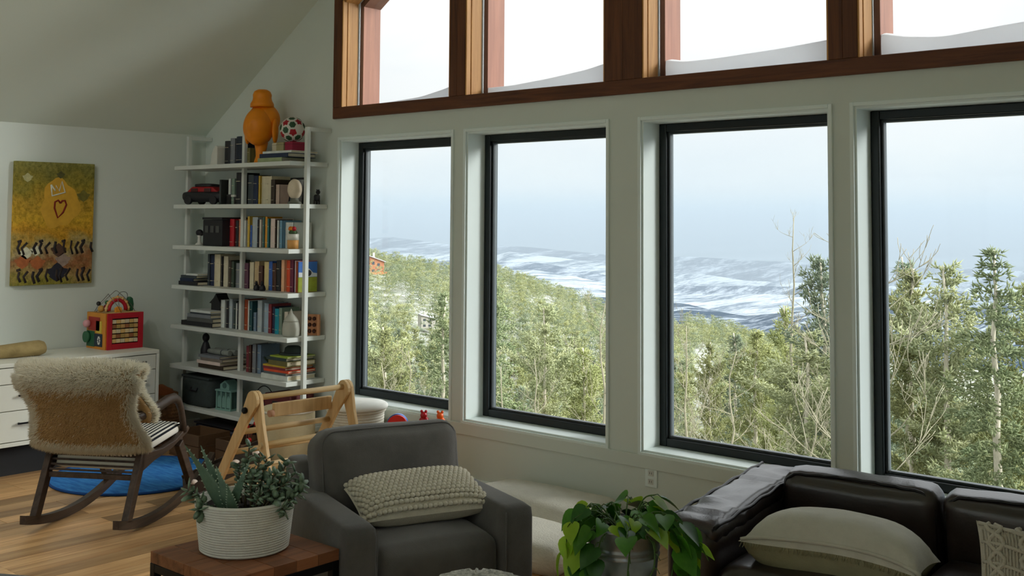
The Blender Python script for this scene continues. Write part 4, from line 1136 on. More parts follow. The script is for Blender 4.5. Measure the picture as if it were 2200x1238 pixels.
# --- fifth shelf
stack(4, -6.26, -5.85, -.29, -.07, [(.034, (0, .0), 'black', (36, 34, 34), 'thick black flat book at the bottom of the pile'), (.030, (.08, .0), 'dark grey', (84, 86, 84), 'dark grey flat book second in the pile'), (.026, (.08, .02), 'grey', (116, 120, 118), 'grey flat book third in the pile'), (.012, (.12, .02), 'charcoal', (64, 62, 60), 'thin charcoal flat book in the pile'), (.018, (.12, .02), 'white', (196, 202, 202), 'white flat book topmost of the pile')], ', fifth shelf left')
t = thing('house_ornament', 'black pitched roof house ornament on the flat books, fifth shelf', 'ornament', (-5.94, -.16, ST[4] + .1206))
mb = MB(); mb.box(-.06, .06, -.04, .04, 0, .05); mb.build('wall', dk, t); mb = MB(); mb.prism([(-.075, .05), (.075, .05), (.03, .095), (.01, .125), (-.02, .09)], 'y', -.048, .048); mb.build('roof', dk, t)
t = thing('lidded_jar', 'pale grey onion shaped jar with a pointed lid, fifth shelf right', 'jar', (-4.99, -.225, ST[4]))
jarm = mat('grey_stoneware', (176, 176, 164), .55, var=.05, scale=14)
mb = MB(); mb.lathe([(.0, 0), (.052, 0), (.058, .008), (.060, .05), (.056, .085), (.049, .102)], n=28); mb.build('body', jarm, t)
mb = MB(); mb.lathe([(.051, .102), (.050, .108), (.038, .128), (.022, .146), (.011, .158), (.008, .172), (.0, .192)], n=28); mb.build('lid', jarm, t)
t = thing('bead_frame', 'small wooden board with rows of dark beads, fifth shelf right end', 'toy', (-4.935, -.08, ST[4]), .4)
tanw = mat('tan_wood', (190, 132, 92), .55, var=.1, scale=12, stretch=(1, 1, .2))
mb = MB(); mb.box(-.055, -.036, -.012, .012, 0, .145); mb.build('side_bar', tanw, t, bevel=.003)
mb = MB(); mb.box(.036, .055, -.012, .012, 0, .145); mb.build('side_bar', tanw, t, bevel=.003)
mb = MB(); mb.box(-.036, .036, -.006, .006, 0, .145); mb.build('board', tanw, t)
beadm = mat('dark_bead', (70, 36, 24), .4, var=.2)
for r_ in range(3):
    for c_ in range(2): mb = MB(); mb.ball((-.018 + .036 * c_, -.012, .03 + .043 * r_), .014, n=10, m=8); mb.build('bead', beadm, t)
# --- sixth shelf
z = stack(5, -6.02, -5.68, -.30, -.07, [(.030, (.02, .0), 'dark brown', (62, 50, 44), 'dark brown flat book at the bottom of the pile'), (.024, (.0, .04), 'blush', (176, 158, 150), 'blush flat book second in the pile'), (.022, (.05, .02), 'taupe', (124, 114, 104), 'taupe flat book third in the pile'), (.020, (.02, .05), 'grey', (116, 120, 118), 'grey flat book fourth in the pile')], ', sixth shelf left')
for k, (y, lab) in enumerate(((-.235, 'grey rolled cloth on the left pile of the sixth shelf, front'), (-.18, 'grey rolled cloth on the left pile of the sixth shelf, rear'))):
    mb = MB(); mb.tube([(-.12, 0, 0), (-.06, 0, .001), (.0, 0, 0), (.13, 0, 0)], [.019, .021, .021, .020], 14); o = mb.build('rolled_cloth', mat('grey_cloth', (128, 134, 128), .85, var=.1, scale=30), None, (-5.83, y, ST[5] + z + .0215), 0.05); tag(o, lab, 'cloth', 'rolled cloths')
    mb = MB(); mb.tube([(.04, 0, 0), (.05, 0, 0)], .0222, 14); mb.build('tie', darkgrey, o)
t = thing('figurine', 'dark seated figurine behind the flat books, sixth shelf left', 'figurine', (-5.985, -.035, ST[5]))
t.location = (-6.05, -.16, ST[5] )
mb = MB(); mb.lathe([(.03, 0), (.03, .008), (.022, .02), (.04, .06), (.038, .12), (.022, .165), (.014, .18)], n=16); mb.build('body', dk, t)
mb = MB(); mb.ball((0, 0, .205), .028, .026, .034, n=14, m=10); mb.build('head', dk, t)
t.location = (-6.06, -.2, ST[5])
stack(5, -5.22, -4.92, -.30, -.06, [(.034, (0, .0), 'white', (196, 202, 206), 'thick white flat book at the bottom of the pile'), (.018, (.03, .02), 'slate', (90, 100, 104), 'slate flat book second in the pile'), (.016, (.03, .0), 'orange red', (214, 70, 34), 'orange red flat book third in the pile'), (.018, (.02, .03), 'maroon', (120, 50, 34), 'maroon flat book fourth in the pile'), (.012, (.02, .03), 'mustard', (196, 160, 50), 'mustard flat book fifth in the pile'), (.034, (.08, .0), 'olive', (120, 120, 76), 'thick olive flat book in the pile'), (.022, (.06, .02), 'dark green', (60, 84, 76), 'dark green flat book near the pile top'), (.010, (.10, .0), 'lime', (150, 170, 60), 'thin lime flat book topmost of the pile')], ', sixth shelf right')
t = thing('felt_hat', 'dark felt hat resting on the flat books, sixth shelf right', 'hat', (-5.03, -.17, ST[5] + .165))
felt = mat('dark_felt', (48, 58, 54), .9, var=.1, scale=30)
mb = MB(); mb.lathe([(.11, .0), (.112, .004), (.075, .008), (.07, .012), (.064, .045), (.045, .058), (.0, .06)], n=28, sy=.85); mb.build('crown', felt, t)
mb = MB(); mb.lathe([(.0715, .010), (.071, .02), (.0695, .02), (.069, .010)], n=28, sy=.85); mb.build('band', dk, t)
t = thing('potted_sprig', 'small green sprig in a dark pot on the sixth shelf, right of the post', 'plant', (-5.30, -.17, ST[5]))
mb = MB(); mb.lathe([(.028, 0), (.034, .075), (.030, .075), (.028, .066), (0, .066)], n=18); mb.build('pot', dk, t)
for k in range(16):
    a = k * 2.4; e = .5 + .06 * (k % 8); L = .085
    p0 = Vector((0, 0, .07)); p2 = p0 + Vector((math.cos(a) * math.cos(e), math.sin(a) * math.cos(e), math.sin(e))) * L; p1 = (p0 + p2) / 2 + Vector((0, 0, .012)); s_ = Vector((-math.sin(a), math.cos(a), 0)) * .009
    mb = MB(); mb.add([p0, p1 - s_, p2, p1 + s_, p1 + Vector((0, 0, .003))], [(0, 1, 4), (1, 2, 4), (2, 3, 4), (3, 0, 4)], 0, True); mb.build('leaf', gl, t)
# --- bottom shelf
t = thing('fabric_bin', 'dark grey fabric bin at the left of the bottom shelf', 'bin', (-6.04, -.17, ST[6]))
fb = mat('bin_fabric', (58, 66, 64), .9, var=.12, scale=50)
mb = MB(); mb.rbox(.36, .26, .215, .02, (0, 0, .108), 4); mb.build('body', fb, t)
mb = MB(); mb.box(-.182, .182, -.132, .132, .205, .222); mb.build('rim', fb, t, bevel=.004)
mb = MB(); mb.tube([(-.04, -.133, .14), (-.04, -.145, .12), (.04, -.145, .12), (.04, -.133, .14)], .006, 6); mb.build('handle', dk, t)
t = thing('doll_house', 'pale teal lantern shaped doll house with arched windows, bottom shelf', 'toy', (-5.68, -.16, ST[6]), .1)
t.location = (-5.74, -.2, ST[6])
tl = mat('pale_teal_wood', (120, 158, 148), .6, var=.06, scale=8)
mb = MB(); mb.box(-.085, .085, -.06, .06, 0, .012); mb.build('base', tl, t)
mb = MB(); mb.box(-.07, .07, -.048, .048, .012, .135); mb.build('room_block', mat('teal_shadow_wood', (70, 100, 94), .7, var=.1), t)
for x in (-.075, -.026, .026, .075): mb = MB(); mb.box(x - .006, x + .006, -.056, -.046, .012, .135); mb.build('column', tl, t)
mb = MB(); mb.box(-.088, .088, -.062, .062, .135, .148); mb.build('cornice', tl, t, bevel=.003)
mb = MB(); mb.prism([(-.05, .148), (.05, .148), (.05, .185), (.0, .215), (-.05, .185)], 'y', -.045, .045); up_ = mb.build('upper_storey', tl, t)
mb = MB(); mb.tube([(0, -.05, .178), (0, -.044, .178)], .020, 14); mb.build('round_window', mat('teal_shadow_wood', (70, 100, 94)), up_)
for x in (-.05, 0, .05): mb = MB(); mb.prism([(x - .016, .02), (x + .016, .02), (x + .016, .085), (x, .108), (x - .016, .085)], 'y', -.053, -.048); mb.build('arched_window', tl, t)
t = thing('wire_basket', 'dark wire basket with a round handle on the bottom shelf, right of the post', 'basket', (-5.35, -.17, ST[6]))
mb = MB()
for z, r in ((.004, .085), (.05, .098), (.10, .108)): mb.tube([(r * math.cos(a * PI / 12), r * math.sin(a * PI / 12), z) for a in range(24)], .0035, 6, closed=True)
for k in range(16):
    a = k * PI / 8; mb.tube([(.085 * math.cos(a), .085 * math.sin(a), .004), (.108 * math.cos(a), .108 * math.sin(a), .10)], .0022, 5)
mb.build('wire_cage', dk, t)
mb = MB(); mb.tube([(.108 * math.cos(a * PI / 12), 0, .10 + .108 * math.sin(a * PI / 12)) for a in range(13)], .0035, 6); mb.build('handle', dk, t)
mb = MB(); mb.ball((0, 0, .07), .075, .075, .06, n=14, m=10, f=lambda d: 1 + .08 * math.sin(6 * d.x + 4 * d.y)); mb.build('contents', mat('dark_red_cloth', (92, 34, 38), .8, var=.2), t)
mb = MB(); mb.box(-.14, .14, -.11, .10, 0, .19); o = mb.build('toy_crate', mat('dark_red_crate', (96, 40, 42), .7, var=.12), None, (-5.06, -.17, ST[6]), bevel=.006); tag(o, 'dark red crate at the right end of the bottom shelf', 'crate')
mb = MB(); mb.box(-.05, .05, -.1125, -.1095, .12, .145); mb.build('hand_hole', dk, o)
# ------------------------------------------------------------------ left wall: painting, credenza and things on it
# painting
pt = thing('canvas_painting', 'tall yellow abstract canvas with a white crown and red heart on the left wall', 'painting', (XL + .002, -1.2447, 1.62))
PH, PWD = .8644, .5803
def paint_mat():
    m = bpy.data.materials.new('canvas_paint'); m.use_nodes = True; N = m.node_tree.nodes; L = m.node_tree.links; b = N['Principled BSDF']; b.inputs['Roughness'].default_value = .7; b.inputs['Specular IOR Level'].default_value = .15
    tc = N.new('ShaderNodeTexCoord'); sp = N.new('ShaderNodeSeparateXYZ'); L.new(tc.outputs['Object'], sp.inputs[0])
    n1 = N.new('ShaderNodeTexNoise'); n1.inputs['Scale'].default_value = 7; n1.inputs['Detail'].default_value = 5; L.new(tc.outputs['Object'], n1.inputs['Vector'])
    ma = N.new('ShaderNodeMath'); ma.operation = 'MULTIPLY_ADD'; ma.inputs[1].default_value = .34; L.new(n1.outputs['Fac'], ma.inputs[0]); L.new(sp.outputs['Z'], ma.inputs[2])
    mr = N.new('ShaderNodeMapRange'); mr.inputs['From Min'].default_value = -.43 + .17; mr.inputs['From Max'].default_value = .43 + .17; L.new(ma.outputs[0], mr.inputs[0])
    r = N.new('ShaderNodeValToRGB'); e = r.color_ramp.elements
    e[0].position = 0; e[0].color = lin((142, 134, 60)); e[1].position = 1; e[1].color = lin((140, 136, 76))
    for p, c in ((.10, (168, 142, 92)), (.20, (150, 100, 66)), (.27, (176, 158, 120)), (.34, (176, 150, 80)), (.42, (200, 148, 48)), (.55, (206, 164, 52)), (.68, (190, 152, 56)), (.80, (150, 134, 52)), (.92, (132, 126, 64))):
        q = e.new(p); q.color = lin(c)
    L.new(mr.outputs[0], r.inputs[0])
    n2 = N.new('ShaderNodeTexNoise'); n2.inputs['Scale'].default_value = 42; n2.inputs['Detail'].default_value = 6; n2.inputs['Roughness'].default_value = .7; L.new(tc.outputs['Object'], n2.inputs['Vector'])
    r2 = N.new('ShaderNodeValToRGB'); r2.color_ramp.elements[0].position = .34; r2.color_ramp.elements[0].color = (.50, .52, .42, 1); r2.color_ramp.elements[1].position = .6; r2.color_ramp.elements[1].color = (1.12, 1.1, 1.05, 1)
    L.new(n2.outputs['Fac'], r2.inputs[0])
    mx = N.new('ShaderNodeMixRGB'); mx.blend_type = 'MULTIPLY'; mx.inputs[0].default_value = 1; L.new(r.outputs[0], mx.inputs[1]); L.new(r2.outputs[0], mx.inputs[2]); L.new(mx.outputs[0], b.inputs['Base Color'])
    return m
mb = MB(); mb.box(0, .036, -PWD / 2, PWD / 2, -PH / 2, PH / 2); mb.build('canvas', paint_mat(), pt, bevel=.003)
def stroke(pts, w, name, m, d=.0375):
    """flat brush stroke on the canvas; pts in (along wall 0..1 left to right, 0..1 top down)"""
    q = [Vector((d, -PWD / 2 + PWD * a, PH / 2 - PH * b)) for a, b in pts]
    mb = MB(); mb.tube(q, w, 6, flat=1.0)
    mb.v = [(d + (v[0] - d) * .12, v[1], v[2]) for v in mb.v]
    return mb.build(name, m, pt)
goldp = mat('ochre_paint', (208, 160, 52), .7, var=.10, scale=16)
mb = MB(); n = 28; pts = []
for i in range(n):
    a = 2 * PI * i / n; rr = 1 + .10 * math.sin(3 * a + 1) + .06 * math.sin(7 * a)
    pts.append((-PWD / 2 + PWD * (.56 + .24 * rr * math.cos(a)), PH / 2 - PH * (.34 + .20 * rr * math.sin(a))))
mb.prism(pts, 'x', .0355, .0368); mb.build('ochre_patch', goldp, pt)
wp, hp, kp = mat('white_paint_stroke', (220, 222, 206), .6, var=.08, scale=40), mat('red_paint_stroke', (128, 28, 18), .6, var=.1), mat('black_paint_stroke', (26, 28, 34), .6, c2=(62, 48, 40), scale=14)
stroke([(.44, .185), (.455, .275), (.62, .245), (.575, .155), (.545, .235), (.50, .19), (.495, .235), (.44, .185)], .0065, 'crown_stroke', wp, .0395)
stroke([(.565, .335), (.535, .310), (.495, .325), (.49, .375), (.535, .455), (.60, .41), (.64, .345), (.62, .312), (.585, .315), (.565, .335)], .0065, 'heart_stroke', hp, .0395)
rg = random.Random(3)
for row, (y0, y1) in enumerate(((.64, .76), (.87, .99))):
    for k in range(11):
        x = .06 + .088 * k + rg.uniform(-.015, .015); b = rg.uniform(-.03, .03)
        stroke([(x + .035, y0 + rg.uniform(0, .02)), (x + b, (y0 + y1) / 2), (x + .03 + b, y1 - rg.uniform(0, .02))], rg.uniform(.007, .012), 'figure_stroke', kp)
        if k % 3 == 0: stroke([(x, y0 + .01), (x + .05, y0)], .009, 'figure_stroke', kp)
for (x, y, w, c, nm) in ((.16, .74, .035, (208, 206, 180), 'pale_dab'), (.28, .72, .03, (208, 206, 180), 'pale_dab'), (.12, .81, .04, (168, 96, 52), 'rust_dab'), (.3, .82, .04, (176, 104, 58), 'rust_dab'), (.56, .72, .04, (82, 58, 46), 'umber_dab'), (.55, .9, .055, (40, 40, 52), 'dark_dab'), (.62, .80, .04, (150, 130, 118), 'grey_dab'), (.15, .13, .026, (176, 170, 120), 'olive_dab'), (.56, .10, .022, (86, 86, 46), 'dark_olive_dab'), (.86, .27, .035, (112, 104, 44), 'moss_dab')):
    mb = MB(); pts = [(-PWD / 2 + PWD * x + w * (1.3 + .3 * math.sin(5 * a)) * math.cos(a), PH / 2 - PH * y + w * (1 + .25 * math.cos(4 * a)) * math.sin(a)) for a in [2 * PI * i / 16 for i in range(16)]]
    mb.prism(pts, 'x', .0355, .0371); mb.build(nm, mat(nm, c, .7, var=.2, scale=30), pt)

# credenza
cr = thing('credenza', 'long white credenza with drawers and slim black handles along the left wall', 'cabinet', (0, 0, 0))
lacq = mat('white_credenza_lacquer', (218, 218, 206), .4, var=.02, scale=2)
Y1, Y0, X0, X1 = -.704, -3.0, -6.408, -5.865
mb = MB(); mb.box(X0, X1, Y0, Y1, .703, .7287); mb.build('top', lacq, cr, bevel=.003)
mb = MB(); mb.box(X0, X1, Y1 - .022, Y1, .20, .703); mb.build('side_panel', lacq, cr, bevel=.002)
mb = MB(); mb.box(X0, X1, Y0, Y0 + .022, .20, .703); mb.build('side_panel', lacq, cr, bevel=.002)
mb = MB(); mb.box(X0, X1, Y0 + .022, Y1 - .022, .20, .225); mb.build('bottom_panel', lacq, cr, bevel=.002)
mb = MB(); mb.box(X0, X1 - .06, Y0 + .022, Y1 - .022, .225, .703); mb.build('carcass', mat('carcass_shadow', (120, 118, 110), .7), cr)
black_m = mat('black_metal', (24, 24, 26), .4, metal=.6)
mb = MB(); mb.box(X0 + .08, X1 - .10, Y0 + .06, Y1 - .06, .0, .20); mb.build('recessed_plinth', mat('plinth_black', (30, 31, 33), .7, var=.1), cr)
cols = [(-1.136, -.728), (-1.98, -1.142), (-2.976, -1.986)]
def front(y0, y1, z0, z1, name, h):
    mb = MB(); mb.box(X1 - .06, X1 - .001, y0 + .0025, y1 - .0025, z0 + .0025, z1 - .0025); d = mb.build(name, lacq, cr, bevel=.002)
    if h:
        hy, hz, hl = h
        mb = MB(); mb.box(X1 + .018, X1 + .028, hy - hl / 2, hy + hl / 2, hz - .005, hz + .005)
        for s in (-1, 1): mb.box(X1 - .001, X1 + .018, hy + s * (hl / 2 - .015) - .004, hy + s * (hl / 2 - .015) + .004, hz - .004, hz + .004)
        mb.build('handle', black_m, d)
for (a, b) in cols:
    c = (a + b) / 2 + (.02 if b > -1 else 0); ln = .19 if b > -1 else .3
    front(a, b, .595, .700, 'drawer', (c, .655, ln))
    front(a, b, .425, .595, 'drawer', (c, .522, ln))
    front(a, b, .228, .425, 'drawer', (c, .345, ln) if b < -1 else None)

# wooden tube on the credenza
t = thing('bolster', 'rough brown wooden roll lying on the credenza at the left edge', 'roll', (-6.13, -1.66, .7295), 0)
barkm = mat('brown_roll', (128, 110, 70), .8, c2=(158, 138, 92), scale=9, bump=.3, bscale=40)
def P(u, v):
    a = 2 * PI * u; y = -.42 + .66 * v; r = .050 + .006 * math.sin(7 * y) + .004 * math.sin(3 * a + 9 * y)
    if v > .96: r *= .8
    return (r * math.cos(a), y, .050 + r * math.sin(a) * .92)
mb = MB(); mb.grid(P, 20, 24, closeu=True); mb.build('roll_body', barkm, t)
mb = MB(); mb.lathe([(.0, -.24), (.034, -.24), (.036, -.20)], (0, 0, 0), 16, M=T(0, 0, .05) @ Matrix.Rotation(PI / 2, 4, 'X')); mb.build('end_knob', barkm, t)

# activity cube
ac = thing('activity_cube', 'wooden activity cube with a red framed bead abacus and toys on top, on the credenza', 'toy', (-6.215, -.852, .7287))
S2 = .138; red_w, yel_w, grn_w = mat('red_wood', (178, 26, 42), .45, var=.05), mat('amber_wood', (196, 130, 44), .5, var=.08), mat('green_wood', (40, 92, 62), .5, var=.08)
cubew = mat('cube_pale_wood', (206, 170, 110), .55, var=.06, scale=12)
mb = MB(); mb.box(-S2, S2 - .012, -S2, S2, .244, .256); mb.build('top_panel', cubew, ac, bevel=.002)
mb = MB(); mb.box(-S2, S2 - .03, -S2 + .012, S2 - .012, .0, .244); mb.build('core', mat('cube_dark_inside', (38, 36, 44), .7), ac)
f = MB()
for a in ((-S2, -S2 + .036, 0, .256), (S2 - .036, S2, 0, .256), (-S2 + .036, S2 - .036, 0, .040), (-S2 + .036, S2 - .036, .218, .256)): f.box(S2 - .012, S2 + .002, a[0], a[1], a[2], a[3])
f.build('red_frame', red_w, ac, bevel=.002)
rodm = mat('steel_rod', (120, 116, 110), .3, metal=.8)
bcols = [(214, 176, 112), (188, 148, 92), (222, 196, 150), (150, 96, 60), (204, 190, 160), (170, 140, 80)]
for r_ in range(5):
    z = .060 + .034 * r_
    mb = MB(); mb.tube([(S2 - .014, -S2 + .034, z), (S2 - .014, S2 - .034, z)], .003, 6); rd = mb.build('abacus_rod', rodm, ac)
    for k in range(6):
        y = -S2 + .036 + .0175 + .0335 * k
        mb = MB(); mb.box(S2 - .024, S2 - .002, y - .0155, y + .0155, z - .0135, z + .0135); bd = mb.build('bead_block', mat('bead_%d' % ((k * 2 + r_) % 6), bcols[(k * 2 + r_) % 6], .5, var=.12, scale=30), rd, bevel=.003)
f = MB(); f.box(-S2, S2 - .012, -S2 - .010, -S2 + .012, 0, .256); sp = f.build('amber_side', yel_w, ac, bevel=.002)
for nm, b_, c in (('red_panel', (-.11, .05, .13, .225), (150, 44, 36)), ('yellow_patch', (.0, .08, .115, .20), (196, 168, 60)), ('navy_panel', (-.02, .09, .02, .11), (28, 42, 58)), ('green_panel', (-.13, -.02, .015, .125), (36, 88, 60))):
    mb = MB(); mb.box(b_[0], b_[1], -S2 - .013, -S2 - .010, b_[2], b_[3]); mb.build(nm, mat('cube_' + nm, c, .5, var=.1), sp)
wt = mat('toy_white', (220, 218, 210), .5)
mb = MB()
for k in range(9):
    a = 2 * PI * k / 9; mb.prism([(.045 + .014 * math.cos(a) - .006, .063 + .024 * math.sin(a) - .006), (.045 + .014 * math.cos(a) + .006, .063 + .024 * math.sin(a) - .006), (.045 + .014 * math.cos(a) + .006, .063 + .024 * math.sin(a) + .006), (.045 + .014 * math.cos(a) - .006, .063 + .024 * math.sin(a) + .006)], 'y', -S2 - .0145, -S2 - .0132)
mb.build('white_flower_print', wt, sp)
mb = MB(); mb.ball((-.10, -S2 - .03, .175), .028, n=14, m=10); mb.build('pink_knob', mat('toy_pink', (206, 150, 156), .5), ac)
mb = MB(); mb.tube([(-.11, -S2 - .035, .08), (-.11, -S2 - .011, .08)], .040, 18); mb.build('green_wheel', grn_w, ac)
Zt = .256
mb = MB(); mb.tube([(.02, -.062 + .066 * math.cos(PI * (1 - k / 12)) + .06, Zt + .01 + .075 * math.sin(PI * k / 12)) for k in range(13)], .014, 8); mb.build('red_arch', red_w, ac)
mb = MB(); mb.tube([(.02, -.002 + .088 * math.cos(PI * (1 - k / 14)), Zt + .005 + .098 * math.sin(PI * k / 14)) for k in range(15)], .009, 8); ya = mb.build('cream_arch', cubew, ac)
mb = MB()
for k in range(7): mb.ball((.02, -.002 + .088 * math.cos(PI * (k + .5) / 7), Zt + .005 + .098 * math.sin(PI * (k + .5) / 7)), .013, n=10, m=7)
mb.build('arch_beads', mat('toy_amber_bead', (214, 140, 50), .45, c2=(200, 190, 150), scale=40), ya)
mb = MB(); mb.prism([(.082, 0), (.126, 0), (.130, .05), (.122, .09), (.105, .105), (.088, .095), (.084, .05)], 'x', -.02, .02, M=T(0, 0, Zt)); mb.build('green_crocodile_block', grn_w, ac, bevel=.008)
mb = MB(); mb.prism([(-.036, 0), (.010, 0), (.012, .03), (-.014, .042), (-.038, .03)], 'x', .04, .062, M=T(0, 0, Zt)); mb.build('tiger_block', mat('toy_tiger', (222, 150, 50), .5, var=.15, scale=40), ac, bevel=.003)
for (x, y, z, r, nm, c) in ((-.02, -.105, .025, .024, 'tan_bead', (180, 140, 70)), (-.03, -.12, .062, .016, 'black_bead', (34, 34, 34)), (0, -.07, .03, .028, 'maroon_bead', (110, 32, 36)), (-.02, -.062, .068, .015, 'green_bead', (44, 96, 60)), (.0, -.03, .066, .013, 'teal_bead', (40, 110, 110))):
    mb = MB(); mb.ball((x, y, Zt + z), r, n=12, m=8); mb.build(nm, mat('toy_' + nm, c, .45), ac)
for k, (c0, c1, h) in enumerate((((-.12, -.10), (.11, -.02), .13), ((-.1, .12), (.06, .0), .14), ((-.06, -.12), (.05, .12), .15))):
    mb = MB(); mb.tube([(c0[0] + (c1[0] - c0[0]) * u, c0[1] + (c1[1] - c0[1]) * u + .03 * math.sin(2 * PI * u), Zt + h * math.sin(PI * u) ** .7) for u in [i / 16 for i in range(17)]], .0022, 5); mb.build('bead_wire', rodm, ac)

# woven basket in the corner
t = thing('woven_basket', 'round brown woven basket with a rust coloured cloth in the corner by the bookcase', 'basket', (-6.17, -.525, 0))
wick = mat('brown_wicker', (104, 70, 44), .8, c2=(142, 98, 62), scale=30, bump=.4, bscale=80)
mb = MB()
prof = []
for k in range(15):
    z = k * .025; r = .135 + .03 * math.sin(PI * k / 15); prof += [(r + .004, z + .004), (r + .004, z + .018), (r - .003, z + .022)]
mb.lathe([(0, .0)] + prof + [(.12, .36), (.12, .30), (0, .30)], n=28); mb.build('basket_wall', wick, t)
mb = MB(); mb.ball((0, 0, .36), .112, .112, .07, n=18, m=10, f=lambda d: 1 + .06 * math.sin(5 * d.x + 7 * d.y)); mb.build('rust_cloth', mat('rust_cloth', (150, 84, 48), .85, var=.15), t)
# ------------------------------------------------------------------ rocking chair with sheepskin, blue rug
rugm = mat('blue_rug_pile', (22, 96, 176), .95, c2=(60, 140, 208), scale=7, bump=.5, bscale=120, stretch=(1, 5, 1))
rug = thing('round_rug', 'round bright blue rug under the rocking chair', 'rug', (-5.36, -1.15, 0))
mb = MB(); prof = [(0, .014)]
mb.lathe([(.525, .0), (.535, .006), (.525, .012), (.50, .0145), (0, .0145)], n=72); mb.build('pile', rugm, rug)
mb = MB(); mb.tube([(.528 * math.cos(a * PI / 36), .528 * math.sin(a * PI / 36), .0085) for a in range(72)], .0085, 6, closed=True); mb.build('bound_edge', mat('rug_binding', (16, 66, 130), .9, var=.1), rug)

ANG = math.radians(122.0)
rk = thing('rocking_chair', 'dark wooden rocking chair with striped cushions seen from behind', 'chair', (-4.37, -2.068, 0), ANG)
wd = wood_mat('dark_stained_oak', (42, 33, 27), (78, 62, 50), .45, axis='x', grain=30, pos=False)
HW = .262
def runner_z(x): return .012 + ((x - .36) ** 2) * .34
for sy in (-1, 1):
    y = sy * HW
    mb = MB()
    pts = [(x, runner_z(x)) for x in [-.06 + 1.14 * i / 22 for i in range(23)]]
    for (a, za), (b, zb) in zip(pts, pts[1:]):
        mb.add([(a, y - .018, za - .012), (b, y - .018, zb - .012), (b, y + .018, zb - .012), (a, y + .018, za - .012), (a, y - .018, za + .034), (b, y - .018, zb + .034), (b, y + .018, zb + .034), (a, y + .018, za + .034)], [(0, 3, 2, 1), (4, 5, 6, 7), (0, 1, 5, 4), (2, 3, 7, 6)], 0)
    for i in (0, -1):
        a, za = pts[i]; mb.add([(a, y - .018, za - .012), (a, y + .018, za - .012), (a, y + .018, za + .034), (a, y - .018, za + .034)], [(0, 1, 2, 3)], 0)
    mb.build('runner', wd, rk)
    mb = MB(); mb.bar((.045, y, runner_z(.045) + .02), (.20, y, .42), .036, .055, up=(1, 0, 0)); mb.build('rear_leg', wd, rk, bevel=.004)
    mb = MB(); mb.bar((.80, y, runner_z(.80) + .02), (.62, y, .37), .036, .055, up=(1, 0, 0)); mb.build('front_leg', wd, rk, bevel=.004)
    mb = MB(); mb.prism([(.15, .30), (.30, .335), (.50, .36), (.70, .415), (.725, .435), (.705, .455), (.55, .40), (.40, .385), (.17, .40)], 'y', y - .018, y + .018); mb.build('seat_rail', wd, rk, bevel=.004)
    # arm: one bent piece from the back post, over and down to the seat rail
    arm = [(.08, .60), (.20, .605), (.34, .622), (.46, .640), (.53, .640), (.585, .615), (.62, .565), (.645, .50), (.665, .425)]
    mb = MB(); mb.tube([(a, y + sy * .01, b) for a, b in arm], [.020, .021, .024, .024, .023, .020, .018, .018, .018], 10, flat=1.25); mb.build('arm', wd, rk)
    # back upright
    mb = MB(); mb.bar((.205, y * .96, .385), (-.015, y * .96, .845), .034, .05, up=(1, 0, 0)); mb.build('back_post', wd, rk, bevel=.004)
mb = MB(); mb.bar((.15, -HW, .276), (.15, HW, .276), .03, .026); mb.build('rear_rail', wd, rk, bevel=.003)
mb = MB(); mb.bar((.66, -HW, .375), (.66, HW, .375), .03, .05); mb.build('front_rail', wd, rk, bevel=.003)
mb = MB(); mb.bar((-.01, -HW, .835), (-.01, HW, .835), .045, .03); mb.build('top_rail', wd, rk, bevel=.004)
# slats across the back, from the rear rail up
for k in range(20):
    z = .306 + .0245 * k
    x = .150 + .045 * (z - .30) / .09 if z < .39 else .195 - (z - .39) * .466
    mb = MB(); mb.bar((x - .012, -HW * .93, z), (x - .012, HW * .93, z), .010, .010, up=(.42, 0, 1)); mb.build('back_slat', wd, rk)

def stripe_mat(name, axis, n, dark, light):
    m = bpy.data.materials.new(name); m.use_nodes = True; N = m.node_tree.nodes; L = m.node_tree.links; b = N['Principled BSDF']; b.inputs['Roughness'].default_value = .9; b.inputs['Specular IOR Level'].default_value = .1
    tc = N.new('ShaderNodeTexCoord'); sp = N.new('ShaderNodeSeparateXYZ'); L.new(tc.outputs['Object'], sp.inputs[0])
    m1 = N.new('ShaderNodeMath'); m1.operation = 'MULTIPLY'; m1.inputs[1].default_value = n; L.new(sp.outputs[axis], m1.inputs[0])
    m2 = N.new('ShaderNodeMath'); m2.operation = 'FRACT'; L.new(m1.outputs[0], m2.inputs[0])
    r = N.new('ShaderNodeValToRGB'); r.color_ramp.interpolation = 'CONSTANT'; r.color_ramp.elements[0].color = lin(dark); r.color_ramp.elements[1].position = .5; r.color_ramp.elements[1].color = lin(light)
    L.new(m2.outputs[0], r.inputs[0]); L.new(r.outputs[0], b.inputs['Base Color'])
    return m
ticking = stripe_mat('striped_ticking', 'Y', 44, (30, 32, 38), (214, 210, 200))
ticking_b = stripe_mat('striped_ticking_back', 'Z', 36, (40, 40, 40), (190, 184, 162))
mb = MB(); mb.rbox(.05, .47, .13, .02, (0, 0, 0), 6); lb = mb.build('lower_cushion_edge', mat('pale_cushion_cloth', (226, 220, 200), .9), rk, (.212, 0, .368)); lb.rotation_euler = (0, .3, 0)
mb = MB(); mb.rbox(.54, .51, .062, .03, (0, 0, 0), 8, puff=(0, 0, .014)); sc_ = mb.build('seat_cushion', ticking, rk, (.435, 0, .425)); sc_.rotation_euler = (0, -.10, 0)
mb = MB(); mb.rbox(.08, .48, .52, .035, (0, 0, 0), 8, puff=(.012, 0, 0)); bcu = mb.build('back_cushion', ticking_b, rk, (.155, 0, .575)); bcu.rotation_euler = (0, -.435, 0)

